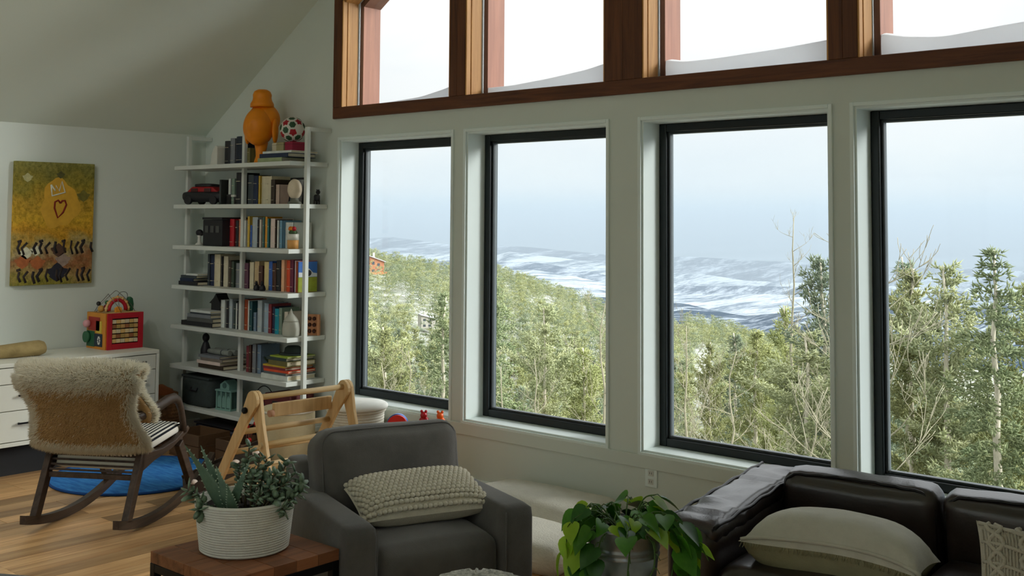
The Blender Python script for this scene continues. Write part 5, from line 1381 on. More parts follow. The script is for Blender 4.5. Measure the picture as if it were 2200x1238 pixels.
# sheepskin draped over the back (a thing of its own)
sk = thing('sheepskin', 'cream and tan sheepskin draped over the back of the rocking chair', 'sheepskin', (-4.37, -2.068, 0), ANG)
hide_m = mat('sheepskin_hide', (178, 148, 104), .95, var=.06, scale=10)
skin_rng = np.random.default_rng(8)
# path over the chair back in the chair's x-z plane: from the rear bottom, over the top, down the front
pathp = [(.098, .452), (.05, .54), (-.01, .67), (-.066, .79), (-.076, .832), (-.062, .866), (-.025, .878), (.012, .855), (.04, .80), (.11, .66), (.16, .56)]
cum = [0]
for (a, b), (c, d) in zip(pathp, pathp[1:]): cum.append(cum[-1] + math.hypot(c - a, d - b))
LEN = cum[-1]; REAR = cum[4]
def path_at(s):
    s = min(max(s, 0), LEN)
    for i in range(len(cum) - 1):
        if s <= cum[i + 1]:
            t = (s - cum[i]) / (cum[i + 1] - cum[i]); a, b = pathp[i], pathp[i + 1]
            tx, tz = b[0] - a[0], b[1] - a[1]; l = math.hypot(tx, tz)
            return a[0] + tx * t, a[1] + tz * t, -tz / l, tx / l
    return pathp[-1] + (1, 0)
_pa = path_at
def path_at(s):
    x, z, _, _ = _pa(s); a, b = _pa(s - .05), _pa(s + .05); tx, tz = b[0] - a[0], b[1] - a[1]; l = math.hypot(tx, tz) + 1e-9
    return x, z, -tz / l, tx / l
def half_w(s):          # outline: waisted like a pelt
    u = s / REAR
    if u < 1: return .298 + .024 * math.cos(u * 2 * PI) + (.01 if u > .8 else 0)
    v = (s - REAR) / (LEN - REAR); return .305 + .03 * math.sin(v * 9) - .02 * v
def P(u, v):
    s = LEN * v; x, z, nx_, nz_ = path_at(s); w = half_w(s) * (2 * u - 1)
    ed = 1 - abs(2 * u - 1) ** 6
    off = .012 + .012 * math.sin(9 * w + 3 * z) * .5
    x += nx_ * off * ed + (.05 * abs(2 * u - 1) ** 3)
    return (x, w + .0, z + nz_ * off * ed)
mb = MB(); mb.grid(P, 30, 40); mb.build('hide', hide_m, sk, solid=.012)
# fur: slim tufts standing on both faces, long and pale at the rim
NF = 46000
uu = skin_rng.uniform(0, 1, NF); vv_ = skin_rng.uniform(0, 1, NF)
edge = skin_rng.uniform(0, 1, NF) < .42
side = skin_rng.integers(0, 4, NF)
jit = np.abs(skin_rng.normal(0, .022, NF))
uu = np.where(edge & (side == 0), jit, uu); uu = np.where(edge & (side == 1), 1 - jit, uu)
vv_ = np.where(edge & (side == 2), jit * .6, vv_); vv_ = np.where(edge & (side == 3), REAR / LEN + skin_rng.normal(0, .05, NF), vv_)
pos = np.empty((NF, 3)); nor = np.empty((NF, 3)); rim = np.empty(NF)
for i in range(NF):
    u, v = float(uu[i]), float(min(max(vv_[i], 0), 1)); pos[i] = P(u, v)
    x, z, nx_, nz_ = path_at(LEN * v); du = 2 * u - 1
    n_ = np.array([nx_, 0, nz_]); 
    eu = abs(du); ev = max(0, 1 - v * LEN / .05)
    d = n_ + np.array([0, math.copysign(1, du) * max(0, (eu - .86) / .14) * 2.2, 0]) + np.array([0, 0, -1.4]) * ev
    nor[i] = d; rim[i] = max((eu - .80) / .20, ev, math.exp(-((LEN * v - REAR - .03) / .105) ** 2) * 1.0)
nor += skin_rng.normal(size=(NF, 3)) * .42; nor /= np.linalg.norm(nor, axis=1)[:, None]
rim = np.clip(rim, 0, 1)
ln = .022 + .022 * rim + skin_rng.uniform(0, .012, NF); wdth = np.full(NF, .0022)
v_, f_ = spikes(pos, nor, ln, wdth, skin_rng)
fur_in = mat('sheepskin_tan_wool', (200, 168, 118), .95, var=.10, scale=12, spec=.1, trans=.15); fur_out = mat('sheepskin_cream_wool', (240, 234, 212), .95, var=.05, scale=20, spec=.1, trans=.3)
f_ = f_.reshape(-1, 6, 3)[:, :3].reshape(-1, 3)
me = tri_mesh('wool', v_, f_, fur_in); me.materials.append(fur_out)
pick = (rim + skin_rng.normal(0, .16, NF) > .42).astype(np.int32)
me.polygons.foreach_set('material_index', np.repeat(pick, 3)); me.update()
o = bpy.data.objects.new('wool', me); COL.objects.link(o); o.parent = sk; o['kind'] = 'stuff'
# ------------------------------------------------------------------ climbing triangle, ramp, baskets, toys
birch = wood_mat('pale_birch', (188, 152, 104), (220, 188, 138), .5, axis='z', grain=26, pos=False)
birchx = wood_mat('pale_birch_dowel', (186, 156, 108), (222, 194, 146), .5, axis='y', grain=26, pos=False)
ct = thing('climbing_triangle', 'pale wooden toddler climbing triangle with dowel rungs behind the armchair', 'climbing frame', (-3.64, -1.48, 0), -.06)
HT, LEN_R = .715, .585
LX, RX = -.50, .235           # feet along x
for y, nm in ((0, 'near'), (LEN_R, 'far')):
    # two legs sandwich at the rounded apex
    for fx, off in ((LX, -.011), (RX, .011)):
        d = Vector((fx, 0, -HT)).normalized(); n_ = Vector((-d.z, 0, d.x)) ; w = .034
        a = Vector((0, 0, HT)) - d * .0; b = Vector((fx, 0, 0)) + d * 0.0
        pts = []
        for k in range(9):
            t_ = PI * k / 8; r = .050
            q = a + (n_ * math.cos(t_) - d * math.sin(t_)) * r; pts.append((q.x, q.z))
        # taper from the round head to the straight leg, cut level at the floor
        def foot(s):
            p = b + n_ * (s * w * .82); return (p.x - d.x / d.z * p.z, 0.0)
        k1 = a + d * .13
        pts += [((k1 - n_ * w).x, (k1 - n_ * w).z), foot(-1), foot(1), ((k1 + n_ * w).x, (k1 + n_ * w).z)]
        mb = MB(); mb.prism(pts, 'y', y + off - .010, y + off + .010); mb.build('side_leg', birch, ct, bevel=.003)
def rung(p, nm='rung'):
    mb = MB(); mb.tube([(p.x, -.012, p.z), (p.x, LEN_R + .012, p.z)], .0155, 10); return mb.build(nm, birchx, ct)
apex = Vector((0, 0, HT))
rung(apex + Vector((0, 0, .012)))
for fx in (LX, RX):
    foot_ = Vector((fx, 0, 0))
    for k in range(1, 6): rung(apex.lerp(foot_, (.155 + .155 * k) if fx == RX else (.09 + .165 * k)))
mb = MB(); mb.lathe([(0, 0), (.012, 0), (.017, .006), (.017, .018), (.010, .024), (0, .024)], n=16, M=T(-.045, -.021, HT - .055) @ Matrix.Rotation(PI / 2, 4, 'X')); mb.build('locking_knob', black_m, ct)
mb = MB(); mb.lathe([(0, 0), (.010, 0), (.010, .010), (0, .012)], n=12, M=T(.03, LEN_R + .021, HT - .06) @ Matrix.Rotation(-PI / 2, 4, 'X')); mb.build('far_bolt', mat('orange_bolt', (196, 110, 60), .5), ct)
# short board hung over a rear rung
t = thing('wooden_block_toy', 'short pale wooden ramp board hooked on the climbing triangle', 'board', (-3.80, -1.19, .565), -.06)
mb = MB(); mb.box(-.012, .012, -.05, .33, -.006, .066); mb.build('board', birch, t, bevel=.004)
mb = MB(); mb.tube([(0, -.075, .012), (0, -.05, .014)], .019, 12); mb.build('round_end', mat('pinkish_wood', (190, 146, 118), .55, var=.08), t)
t.location = (-3.735, -1.24, .60)

# leaning ramp with climbing holds
rp = thing('climbing_ramp', 'dark sloping climbing ramp with pale holds behind the aloe', 'ramp', (-4.70, -1.20, 0.0), 1.02)
rampm = mat('dark_ramp_board', (62, 50, 42), .6, var=.12, scale=6, stretch=(.3, 3, 3))
mb = MB(); M_ = Matrix.Rotation(-.40, 4, 'Y'); mb.box(-.02, .50, -.17, .17, -.012, .012, M=T(0, 0, .055) @ M_); mb.build('board', rampm, rp)
for y in (-.17, .17): mb = MB(); mb.box(-.02, .50, y - .012, y + .012, -.03, .03, M=T(0, 0, .055) @ M_); mb.build('side_rail', rampm, rp)
mb = MB(); mb.box(.40, .44, -.15, .15, 0, .21); mb.build('prop', rampm, rp)
holdm = mat('pale_hold', (214, 196, 182), .5, var=.06)
for k in range(4):
    for y in (-.158,):
        p = T(0, 0, .055) @ M_ @ Vector((.05 + .13 * k, y, .034)); mb = MB(); mb.ball(p, .026, .026, .018, n=12, m=8, f=lambda d: 1 + .15 * d.x); mb.build('hold', holdm, rp)

# crates and toys under the bookcase
crw = mat('brown_crate_wood', (94, 68, 44), .7, var=.15, scale=6, stretch=(.4, 3, 3))
def crate(loc, sx, sy, sz, rz, label, m, nm='crate'):
    t = thing(nm, label, 'crate', loc, rz); th = .012; n = max(2, int(sz / .07))
    mb = MB(); mb.box(-sx / 2, sx / 2, -sy / 2, sy / 2, 0, th); mb.build('base', m, t)
    for k in range(n):
        z0 = th + (sz - th) * k / n + .003; z1 = th + (sz - th) * (k + 1) / n - .003
        for a in ((-sx / 2, sx / 2, -sy / 2, -sy / 2 + th), (-sx / 2, sx / 2, sy / 2 - th, sy / 2), (-sx / 2, -sx / 2 + th, -sy / 2 + th, sy / 2 - th), (sx / 2 - th, sx / 2, -sy / 2 + th, sy / 2 - th)):
            mb = MB(); mb.box(*a, z0, z1); mb.build('slat', m, t)
    return t
crate((-5.62, -.52, 0), .34, .26, .17, .05, 'brown slatted wooden crate on the floor in front of the bookcase', crw)
crate((-5.18, -.45, 0), .32, .26, .16, -.05, 'second brown slatted crate on the floor, nearer the climbing triangle', crw)
mb = MB(); mb.rbox(.5, .2, .15, .02, (0, 0, .075), 4); o = mb.build('storage_tub', mat('navy_tub', (30, 36, 52), .5, var=.1), None, (-5.75, -.22, 0)); tag(o, 'dark navy storage tub under the bottom shelf', 'tub')
mb = MB(); mb.box(-.255, .255, -.105, .105, .150, .162); mb.build('lid', dk, o, bevel=.004)
# red stick and ball toy standing in the crate
t = thing('stick_ball_toy', 'red stick and ball construction toy above the brown crate', 'toy', (-5.18, -.45, .014))
nodes = [(-.07, -.03, .14), (.0, .02, .22), (.08, -.02, .15), (.05, .05, .25), (-.03, -.05, .21), (.0, 0, .016)]
for p in nodes: mb = MB(); mb.ball(p, .016, n=12, m=8); mb.build('red_ball', mat('toy_bright_red', (196, 34, 30), .4), t)
for a, b in ((0, 1), (1, 2), (1, 3), (0, 4), (2, 3), (1, 5), (4, 1)): mb = MB(); mb.tube([nodes[a], nodes[b]], .005, 6); mb.build('stick', mat('toy_stick_brown', (110, 52, 40), .5), t)

# rope basket with lid under the first window, cream drum beside it
ropem = mat('white_cotton_rope', (214, 210, 198), .9, var=.05, scale=40, bump=.25, bscale=140)
def coil_prof(r0, r1, z0, z1, n):
    pr_ = []
    for k in range(n):
        a, b = z0 + (z1 - z0) * k / n, z0 + (z1 - z0) * (k + 1) / n; r = r0 + (r1 - r0) * (k + .5) / n; h = b - a
        pr_ += [(r - h * .16, a + h * .04), (r + h * .16, a + h * .3), (r + h * .16, a + h * .7), (r - h * .16, a + h * .96)]
    return pr_
t = thing('rope_basket', 'white coiled rope basket with a round lid under the leftmost window', 'basket', (-4.28, -.235, 0))
mb = MB(); mb.lathe([(0, .0)] + coil_prof(.165, .180, .0, .445, 26), n=40); mb.build('body', ropem, t)
mb = MB(); mb.lathe([(.178, .446), (.200, .450), (.205, .458), (.203, .470), (.190, .482), (.12, .494), (0, .498)], n=44); mb.build('lid', mat('lid_cotton', (226, 226, 220), .85, var=.03, scale=30), t)
mb = MB(); mb.lathe([(.186, .430), (.192, .434), (.192, .444), (.186, .448)], n=40); mb.build('rim_band', ropem, t)
t = thing('fabric_drum', 'cream fabric storage drum beside the rope basket, behind the climbing triangle', 'drum', (-4.47, -.63, 0))
crm = mat('cream_canvas', (196, 182, 148), .9, var=.05, scale=30)
mb = MB(); mb.lathe([(0, 0), (.16, 0), (.166, .02), (.170, .25), (.166, .47), (.158, .482), (0, .486)], n=36); mb.build('body', crm, t)
mb = MB(); mb.lathe([(.1685, .455), (.172, .459), (.172, .466), (.1685, .470)], n=36); mb.build('piping', ropem, t)

# pull toy on a low stool behind the armchair
st = thing('toy_stool', 'low wooden stool behind the armchair holding the red toys', 'stool', (-3.50, -.335, 0))
mb = MB(); mb.box(-.25, .10, -.12, .12, .355, .377); mb.build('seat', birchx, st, bevel=.004)
for sx in (-.22, .07):
    for sy in (-.09, .09): mb = MB(); mb.tube([(sx, sy, 0), (sx * .92, sy * .92, .355)], .014, 8); mb.build('leg', birchx, st)
tr_ = mat('glossy_red_plastic', (224, 26, 24), .3, spec=.5); tb = mat('glossy_blue_plastic', (40, 110, 200), .3, spec=.5); to = mat('glossy_orange_plastic', (236, 96, 24), .3, spec=.5)
t = thing('pull_toy', 'red and blue wheel toy with red and orange animals behind the grey armchair', 'toy', (-3.60, -.36, .3775), .55)
mb = MB(); mb.tube([(-.10, -.040, .062), (-.10, -.018, .062)], .062, 24); mb.build('red_wheel', tr_, t)
mb = MB(); mb.tube([(-.108, -.016, .064), (-.108, .022, .064)], .062, 24); mb.build('blue_wheel', tb, t)
mb = MB(); mb.tube([(-.10, -.044, .062), (-.10, -.040, .062)], .020, 14); mb.build('hub', mat('hub_red', (180, 16, 18), .35), t)
mb = MB(); mb.bar((-.06, 0, .06), (.20, 0, .05), .02, .02); mb.build('axle_bar', tr_, t, bevel=.004)
mb = MB(); mb.box(.02, .20, -.05, .05, .0, .035); mb.build('chassis', tr_, t, bevel=.008)
def critter(x, m, nm):
    mb = MB(); mb.ball((x, 0, .078), .034, .028, .042, n=16, m=12); bd = mb.build(nm, m, t)
    mb = MB(); mb.ball((x, -.01, .126), .021, n=14, m=10); mb.ball((x - .013, -.008, .148), .009, n=8, m=6); mb.ball((x + .013, -.008, .148), .009, n=8, m=6); mb.build('head', m, bd)
critter(.055, mat('ruby_plastic', (176, 22, 34), .25, spec=.5), 'red_animal'); critter(.155, to, 'orange_animal')
mb = MB(); mb.ball((.11, -.045, .065), .030, n=14, m=10); mb.build('front_dome', tr_, t)
# ------------------------------------------------------------------ grey armchair
grey = mat('charcoal_wool_upholstery', (78, 76, 73), .95, c2=(96, 93, 89), scale=5, bump=.25, bscale=320, sheen=.25, spec=.1)
ach = thing('armchair', 'charcoal grey upholstered armchair with square arms below the windows', 'armchair', (-2.0, -1.963, 0), math.radians(-20))
mb = MB(); mb.rbox(.74, .52, .22, .02, (.0, 0, .20), 5); mb.build('base', grey, ach)
for sy, nm in ((-1, 'arm'), (1, 'arm')):
    mb = MB(); mb.rbox(.80, .125, .51, .022, (0, 0, 0), 10, puff=(.0, .006, .004)); a = mb.build('arm', grey, ach, (-.0, sy * .3125, .345))
    pp = MB(); pp.tube([(.398, sy * .3125 - sy * .055 + sy * .0, .10), (.400, sy * .3125 - sy * .058, .585)], .0025, 6); pp.build('seam', grey, a, (.0, -sy * .3125, -.345))
mb = MB(); mb.rbox(.15, .52, .56, .03, (0, 0, 0), 8); b_ = mb.build('back_frame', grey, ach, (-.335, 0, .40)); b_.rotation_euler = (0, -.10, 0)
mb = MB(); mb.rbox(.17, .10, .30, .03, (0, 0, 0), 6); mb.build('back_corner', grey, ach, (-.335, -.29, .55))
mb = MB(); mb.rbox(.20, .60, .44, .065, (0, 0, 0), 14, puff=(.03, .012, .012), wr=.006, wscale=5, seed=2); bc_ = mb.build('back_cushion', grey, ach, (-.205, .02, .600)); bc_.rotation_euler = (0, -.17, 0)
pp = MB()
ring = []
for (sy, sz) in ((-1, -1), (-1, 1), (1, 1), (1, -1)):
    for k in range(6):
        a = {(-1, -1): PI, (-1, 1): PI / 2, (1, 1): 0, (1, -1): -PI / 2}[(sy, sz)] + 0
        t_ = k / 5 * PI / 2
        ca = {(-1, -1): (-math.cos(t_ - 0), -math.sin(PI / 2 - t_) if False else -math.sin(t_)), }.get((sy, sz), None)
        cyy, czz = sy * (.30 - .068), sz * (.22 - .060)
        ang0 = {(-1, -1): 1.5 * PI, (-1, 1): PI, (1, 1): .5 * PI, (1, -1): 0}[(sy, sz)]
        an = ang0 - t_
        ring.append((.075, cyy + .056 * math.cos(an), czz + .056 * math.sin(an)))
pp.tube(ring, .0035, 6, closed=True); pp.build('piping', grey, bc_)
mb = MB(); mb.rbox(.62, .495, .19, .05, (0, 0, 0), 14, puff=(.006, .0, .018), wr=.004, wscale=4, seed=5); mb.build('seat_cushion', grey, ach, (.065, 0, .405))
for sx in (-.33, .33):
    for sy in (-.31, .31): mb = MB(); mb.lathe([(.016, 0), (.022, .09), (0, .09)], (sx, sy, 0), 12); mb.build('leg', mat('dark_walnut_leg', (52, 36, 26), .5), ach)

def pillow_pt(u, v, w, d, h, sgn, pinch=.05):
    a, b = 2 * u - 1, 2 * v - 1
    e = max(0, (1 - a ** 4)) ** .62 * max(0, (1 - b ** 4)) ** .62
    k = 1 - pinch * (1 - abs(a) ** 3) * abs(b) ** 4; k2 = 1 - pinch * (1 - abs(b) ** 3) * abs(a) ** 4
    return Vector((a * w / 2 * k2, b * d / 2 * k, sgn * h / 2 * e))
def pillow(w, d, h, n=18, wr=.004, seed=0, pinch=.05, bend=None):
    mb = MB()
    for s in (1, -1):
        def P(u, v):
            p = pillow_pt(u, v, w, d, h, s, pinch)
            q = noise.noise_vector(Vector((p.x * 7 + seed, p.y * 7, seed + s))) * wr * (1 if 0.02 < u < .98 and .02 < v < .98 else 0)
            p = p + q
            if bend: p = bend(p)
            return p
        mb.grid(P, n, n)
        if s < 0:
            k = n * n; m_ = len(mb.f); 
            for i in range(m_ - (n - 1) * (n - 1), m_): mb.f[i] = tuple(reversed(mb.f[i]))
    return mb
knit = mat('cream_knit_wool', (200, 194, 176), .95, var=.06, scale=30, bump=.3, bscale=200, spec=.1)
kp_ = thing('knit_pillow', 'cream chunky knit lumbar pillow lying on the grey armchair seat', 'pillow', (-2.0 + .0, -1.963, .0), math.radians(-20))
M_ = T(.055, .045, .592) @ Matrix.Rotation(math.radians(2), 4, 'X') @ Matrix.Rotation(math.radians(13), 4, 'Y') @ Matrix.Rotation(math.radians(-95), 4, 'Z')
body = pillow(.53, .31, .13, 20, .003, 3)
body.v = [tuple(M_ @ Vector(p)) for p in body.v]; body.build('pillow_body', knit, kp_)
nb_ = MB(); rg = random.Random(2)
for j in range(14):
    for i in range(26):
        u = (i + .5 + (.5 if j % 2 else 0)) / 26.5; v = (j + .5) / 14
        if u > .985: continue
        p = pillow_pt(u, v, .53, .31, .13, 1); q = M_ @ (p + Vector((0, 0, .003)))
        nb_.ball(q, .0125 * rg.uniform(.9, 1.1), .0125, .010, n=7, m=5)
o = nb_.build('knit_bobbles', knit, kp_); o['kind'] = 'stuff'
for k in range(3):
    p = M_ @ pillow_pt(.45 + .09 * k, .02, .53, .31, .13, 1); mb = MB(); mb.tube([p, p + Vector((-.012, .004 * k, .02)), p + Vector((-.016, .01, .042))], .002, 5); mb.build('loose_yarn', knit, kp_)

# floor cushions along the wall under the windows
boucle = mat('white_boucle', (212, 208, 196), .95, var=.04, scale=20, bump=.5, bscale=110, spec=.1)
def pad(loc, rz, sx, sy, sz, label, seed):
    t = thing('floor_cushion', label, 'cushion', loc, rz)
    mb = MB(); mb.rbox(sx, sy, sz, sz * .48, (0, 0, sz / 2), 14, puff=(0, 0, .02), wr=.012, wscale=4, seed=seed)
    mb.v = [(x, y, max(z, .001)) for x, y, z in mb.v]
    mb.build('cushion_body', boucle, t)
    mb = MB()
    n_ = 40
    mb.tube([(math.copysign(abs(math.cos(2 * PI * k / n_)) ** .35, math.cos(2 * PI * k / n_)) * sx / 2 * .995, math.copysign(abs(math.sin(2 * PI * k / n_)) ** .35, math.sin(2 * PI * k / n_)) * sy / 2 * .995, sz * .5) for k in range(n_)], .007, 6, closed=True); mb.build('piping', boucle, t)
    return t
pad((-2.70, -.275, 0), .02, .86, .46, .17, 'white boucle floor cushion pushed against the wall under the windows', 1)
pad((-2.46, -.735, 0), .05, .80, .44, .13, 'white boucle floor cushion in front, nearer the armchair arm', 4)

# ------------------------------------------------------------------ side table with the rope planter
tb_ = thing('side_table', 'square side table with a brown wood block top and black metal frame', 'table', (-2.019, -2.669, 0))
TOPZ = .53; hw = .227
brw = wood_mat('brown_block_wood', (92, 56, 36), (158, 102, 66), .4, rnd=.25, axis='y', grain=24, pos=False)
nbk = 5
for k in range(nbk):
    y0 = -hw + 2 * hw * k / nbk; y1 = -hw + 2 * hw * (k + 1) / nbk
    cut = [-.02, .07, -.09, .11, -.05][k]
    for x0, x1 in ((-hw, cut), (cut, hw)):
        mb = MB(); mb.box(x0 + .0006, x1 - .0006, y0 + .0006, y1 - .0006, TOPZ - .038, TOPZ); mb.build('top_block', brw, tb_, bevel=.0015)
fm = MB()
for sx in (-1, 1):
    for sy in (-1, 1): mb = MB(); mb.box(sx * (hw - .014) - .014, sx * (hw - .014) + .014, sy * (hw - .014) - .014, sy * (hw - .014) + .014, 0, TOPZ - .0385); mb.build('leg', black_m, tb_, bevel=.002)
    mb = MB(); mb.box(sx * (hw - .014) - .014, sx * (hw - .014) + .014, -hw + .028, hw - .028, TOPZ - .066, TOPZ - .0385); mb.build('top_bar', black_m, tb_, bevel=.002)
    mb = MB(); mb.box(-hw + .028, hw - .028, sx * (hw - .014) - .014, sx * (hw - .014) + .014, TOPZ - .066, TOPZ - .0385); mb.build('top_bar', black_m, tb_, bevel=.002)
    mb = MB(); mb.box(sx * (hw - .014) - .014, sx * (hw - .014) + .014, -hw + .028, hw - .028, .01, .038); mb.build('floor_bar', black_m, tb_, bevel=.002)

pl = thing('rope_planter', 'white coiled rope planter with a brown leather tab on the side table', 'planter', (-2.045, -2.655, TOPZ + .0006))
mb = MB(); mb.lathe([(0, 0), (.142, 0)] + coil_prof(.150, .170, .004, .172, 20) + [(.165, .175), (.161, .172), (.156, .13)], n=56); mb.build('coiled_wall', mat('planter_rope', (206, 204, 192), .9, var=.05, scale=30, bump=.2, bscale=160), pl)
soil = mat('potting_soil', (30, 24, 20), .95, var=.4, scale=40, bump=.5, bscale=60)
mb = MB(); mb.grid(lambda u, v: (.160 * v * math.cos(2 * PI * u), .160 * v * math.sin(2 * PI * u), .140 + .006 * noise.noise(Vector((u * 20, v * 9, 1)))), 30, 8, closeu=True); mb.build('soil', soil, pl)
lea = mat('brown_leather_tab', (84, 54, 36), .5, var=.1, scale=20)
tab = MB(); a0 = math.atan2(-.30, -.95)
def P(u, v):
    a = a0 - .33 + .66 * u; r = .176 + .003 * math.sin(PI * v); return (r * math.cos(a), r * math.sin(a), .118 + .056 * v)
tab.grid(P, 12, 6); tab.build('leather_tab', lea, pl, solid=.004)
# aloe
alm = mat('aloe_green', (70, 96, 76), .4, c2=(104, 128, 104), scale=14, spec=.5)
al = thing('aloe', 'blue-green aloe with long pointed leaves at the left of the rope planter', 'plant', (-2.045, -2.655, TOPZ + .142))
def aloe_leaf(b, tip, w, curve):
    b, tip = Vector(b), Vector(tip); d = (tip - b); L = d.length; side = d.cross(Vector((.55, -.8, .2))).normalized(); up = side.cross(d).normalized()
    mb = MB(); n = 12
    def P(u, v):
        a = 2 * PI * u; c = b + d * v + up * (curve * math.sin(PI * v)); ww = w * (1 - v ** 1.7) * (.75 + .35 * math.sin(PI * min(1, v * 1.4))) + .0012
        q = c + side * (math.cos(a) * ww) + up * (math.sin(a) * ww * .33 - (1 - abs(math.cos(a))) * 0 + ww * .28 * math.cos(a) ** 2)
        return q
    mb.grid(P, 12, 16, closeu=True)
    lf = mb.build('leaf', alm, al)
    th = MB()
    for k in range(11):
        v = .06 + .085 * k; ww = w * (1 - v ** 1.7) * (.75 + .35 * math.sin(PI * min(1, v * 1.4)))
        for s in (-1, 1):
            c = b + d * v + up * (curve * math.sin(PI * v)) + side * (s * ww) + up * ww * .26
            th.add([c + d.normalized() * .004, c - d.normalized() * .004, c + side * s * .006 + d.normalized() * .003, c + up * .002], [(0, 1, 2), (1, 3, 2), (3, 0, 2)], 0)
    th.build('teeth', mat('aloe_tooth', (170, 186, 160), .5), lf)
RV, CV = Vector((.577, .817, 0)), Vector((.817, -.577, 0))
def rc(r, c, z): return RV * r + CV * c + Vector((0, 0, z))
for b, t_, w, cv in (((-.060, .02, -.01), (-.205, .03, .222), .023, -.012), ((-.055, -.02, -.01), (-.155, -.04, .205), .022, .006), ((-.04, .03, -.01), (-.10, .02, .145), .021, .004), ((-.045, .00, -.01), (.012, .05, .165), .017, .006), ((-.05, -.03, -.01), (-.13, -.09, .15), .020, .0), ((-.035, .05, -.01), (-.06, .10, .10), .018, .0)):
    aloe_leaf(rc(*b), rc(*t_), w, cv)
# jade
jm = mat('jade_leaf_green', (74, 100, 74), .4, c2=(132, 152, 124), scale=30, spec=.5, rnd=.2)
js = mat('jade_stem', (92, 84, 60), .7, var=.15)
jd = thing('jade_plant', 'bushy jade plant with many small rounded leaves at the right of the rope planter', 'plant', (-2.045, -2.655, TOPZ + .142))
def oval_leaf(L, w, th):
    mb = MB(); n = 8
    rim = [Vector((L * (.5 - .5 * math.cos(PI * 2 * k / n * .5)) if False else L * .5 - L * .5 * math.cos(2 * PI * k / n), w * .5 * math.sin(2 * PI * k / n) * (1.1 if 2 <= k <= 4 or 4 <= k <= 6 else 1), .12 * L * (1 - math.cos(2 * PI * k / n)) ** 2 * .25)) for k in range(n)]
    top, bot = Vector((L * .52, 0, th)), Vector((L * .5, 0, -th * .6))
    vs = rim + [top, bot]; fs = [(k, (k + 1) % n, n) for k in range(n)] + [((k + 1) % n, k, n + 1) for k in range(n)]
    mb.add(vs, fs, 0, True); return mb
leaf_me = [oval_leaf(.027, .016, .004).mesh('leaf', jm), oval_leaf(.022, .014, .004).mesh('leaf', jm), oval_leaf(.031, .017, .004).mesh('leaf', jm)]
def place_leaf(me, parent, p, d, roll=0.0, s=1.0, nm='leaf'):
    o = bpy.data.objects.new(nm, me); COL.objects.link(o); o.parent = parent
    d = Vector(d).normalized(); q = d.to_track_quat('X', 'Z'); o.rotation_mode = 'QUATERNION'; o.rotation_quaternion = q @ Matrix.Rotation(roll, 3, 'X').to_quaternion(); o.location = p; o.scale = (s, s, s); return o
rg = random.Random(9); nl = 0
stems = [((.0, .0), (.01, .02, .205)), ((.02, .03), (.03, .06, .12)), ((.05, .0), (.10, .05, .115)), ((.06, .04), (.145, .06, .09)), ((.09, .01), (.17, .0, .105)), ((.04, -.03), (.07, -.03, .15)), ((.10, .05), (.155, .09, .035)), ((.07, .07), (.10, .13, .05)), ((.03, .08), (.05, .13, .06)), ((.08, -.04), (.14, -.05, .13)), ((.10, .03), (.185, .05, .045)), ((-.01, -.05), (-.02, -.07, .12)), ((.06, .02), (.085, .09, .09)), ((.09, .08), (.13, .125, .01)), ((.12, .0), (.19, .02, .07)), ((.02, -.01), (.045, .02, .165)), ((-.12, .04), (-.19, .06, .075)), ((-.11, .05), (-.15, .10, .02))]
for (b0, b1), tp in stems:
    a = rc(b0, b1, -.008); e = rc(*tp); mid = a.lerp(e, .5) + Vector((rg.uniform(-.01, .01), rg.uniform(-.01, .01), .015))
    pts = [a, a.lerp(mid, .5) , mid, mid.lerp(e, .5), e]
    mb = MB(); mb.tube(pts, [.005, .0045, .004, .0032, .0025], 6); mb.build('stem', js, jd)
    n_ = 8
    for k in range(n_):
        f = .28 + .72 * k / (n_ - 1); i = min(int(f * 4), 3); p = pts[i].lerp(pts[i + 1], f * 4 - i)
        ax = (pts[i + 1] - pts[i]).normalized(); az = k * 1.57 + rg.uniform(-.4, .4)
        u_ = ax.cross(Vector((0, 0, 1)));  u_ = u_.normalized() if u_.length > .05 else Vector((1, 0, 0)); w_ = ax.cross(u_)
        for s in (1, -1):
            if nl >= 296: break
            d = (u_ * math.cos(az) * s + w_ * math.sin(az) * s) + ax * rg.uniform(.2, .7)
            place_leaf(leaf_me[rg.randrange(3)], jd, p, d, rg.uniform(-.5, .5), rg.uniform(1.05, 1.6)); nl += 1

# ------------------------------------------------------------------ white round table, metal pail, pothos
wt_ = thing('round_table', 'low round white table under the metal pail', 'table', (-.955, -1.93, 0))
mb = MB(); mb.lathe([(0, .395), (.262, .395), (.272, .402), (.272, .415), (.266, .42), (0, .42)], n=48); mb.build('tabletop', mat('white_table_lacquer', (236, 236, 232), .35), wt_)
mb = MB(); mb.lathe([(.14, 0), (.14, .012), (.035, .03), (.03, .36), (.06, .395)], n=24); mb.build('pedestal', shelfw, wt_)
galv = mat('galvanised_steel', (150, 154, 156), .32, var=.22, scale=9, metal=.9)
pz = .4205; pc = Vector((-.955, -1.93, pz))
pa = thing('metal_pail', 'galvanised metal pail on the round white table', 'pail', pc)
mb = MB(); mb.lathe([(0, 0), (.098, 0), (.100, .004), (.104, .05), (.108, .10), (.113, .150), (.117, .153), (.1185, .158), (.116, .164), (.1145, .170), (.118, .174), (.119, .179), (.1165, .184), (.1165, .19), (.122, .238), (.126, .242), (.126, .248), (.121, .249), (.119, .244), (.113, .19)], n=56); mb.build('pail_wall', galv, pa)
mb = MB(); mb.lathe([(0, .215), (.117, .215)], n=40); mb.grid(lambda u, v: (.117 * v * math.cos(2 * PI * u), .117 * v * math.sin(2 * PI * u), .217 + .005 * noise.noise(Vector((u * 15, v * 8, 4)))), 24, 6, closeu=True); mb.build('soil', soil, pa)
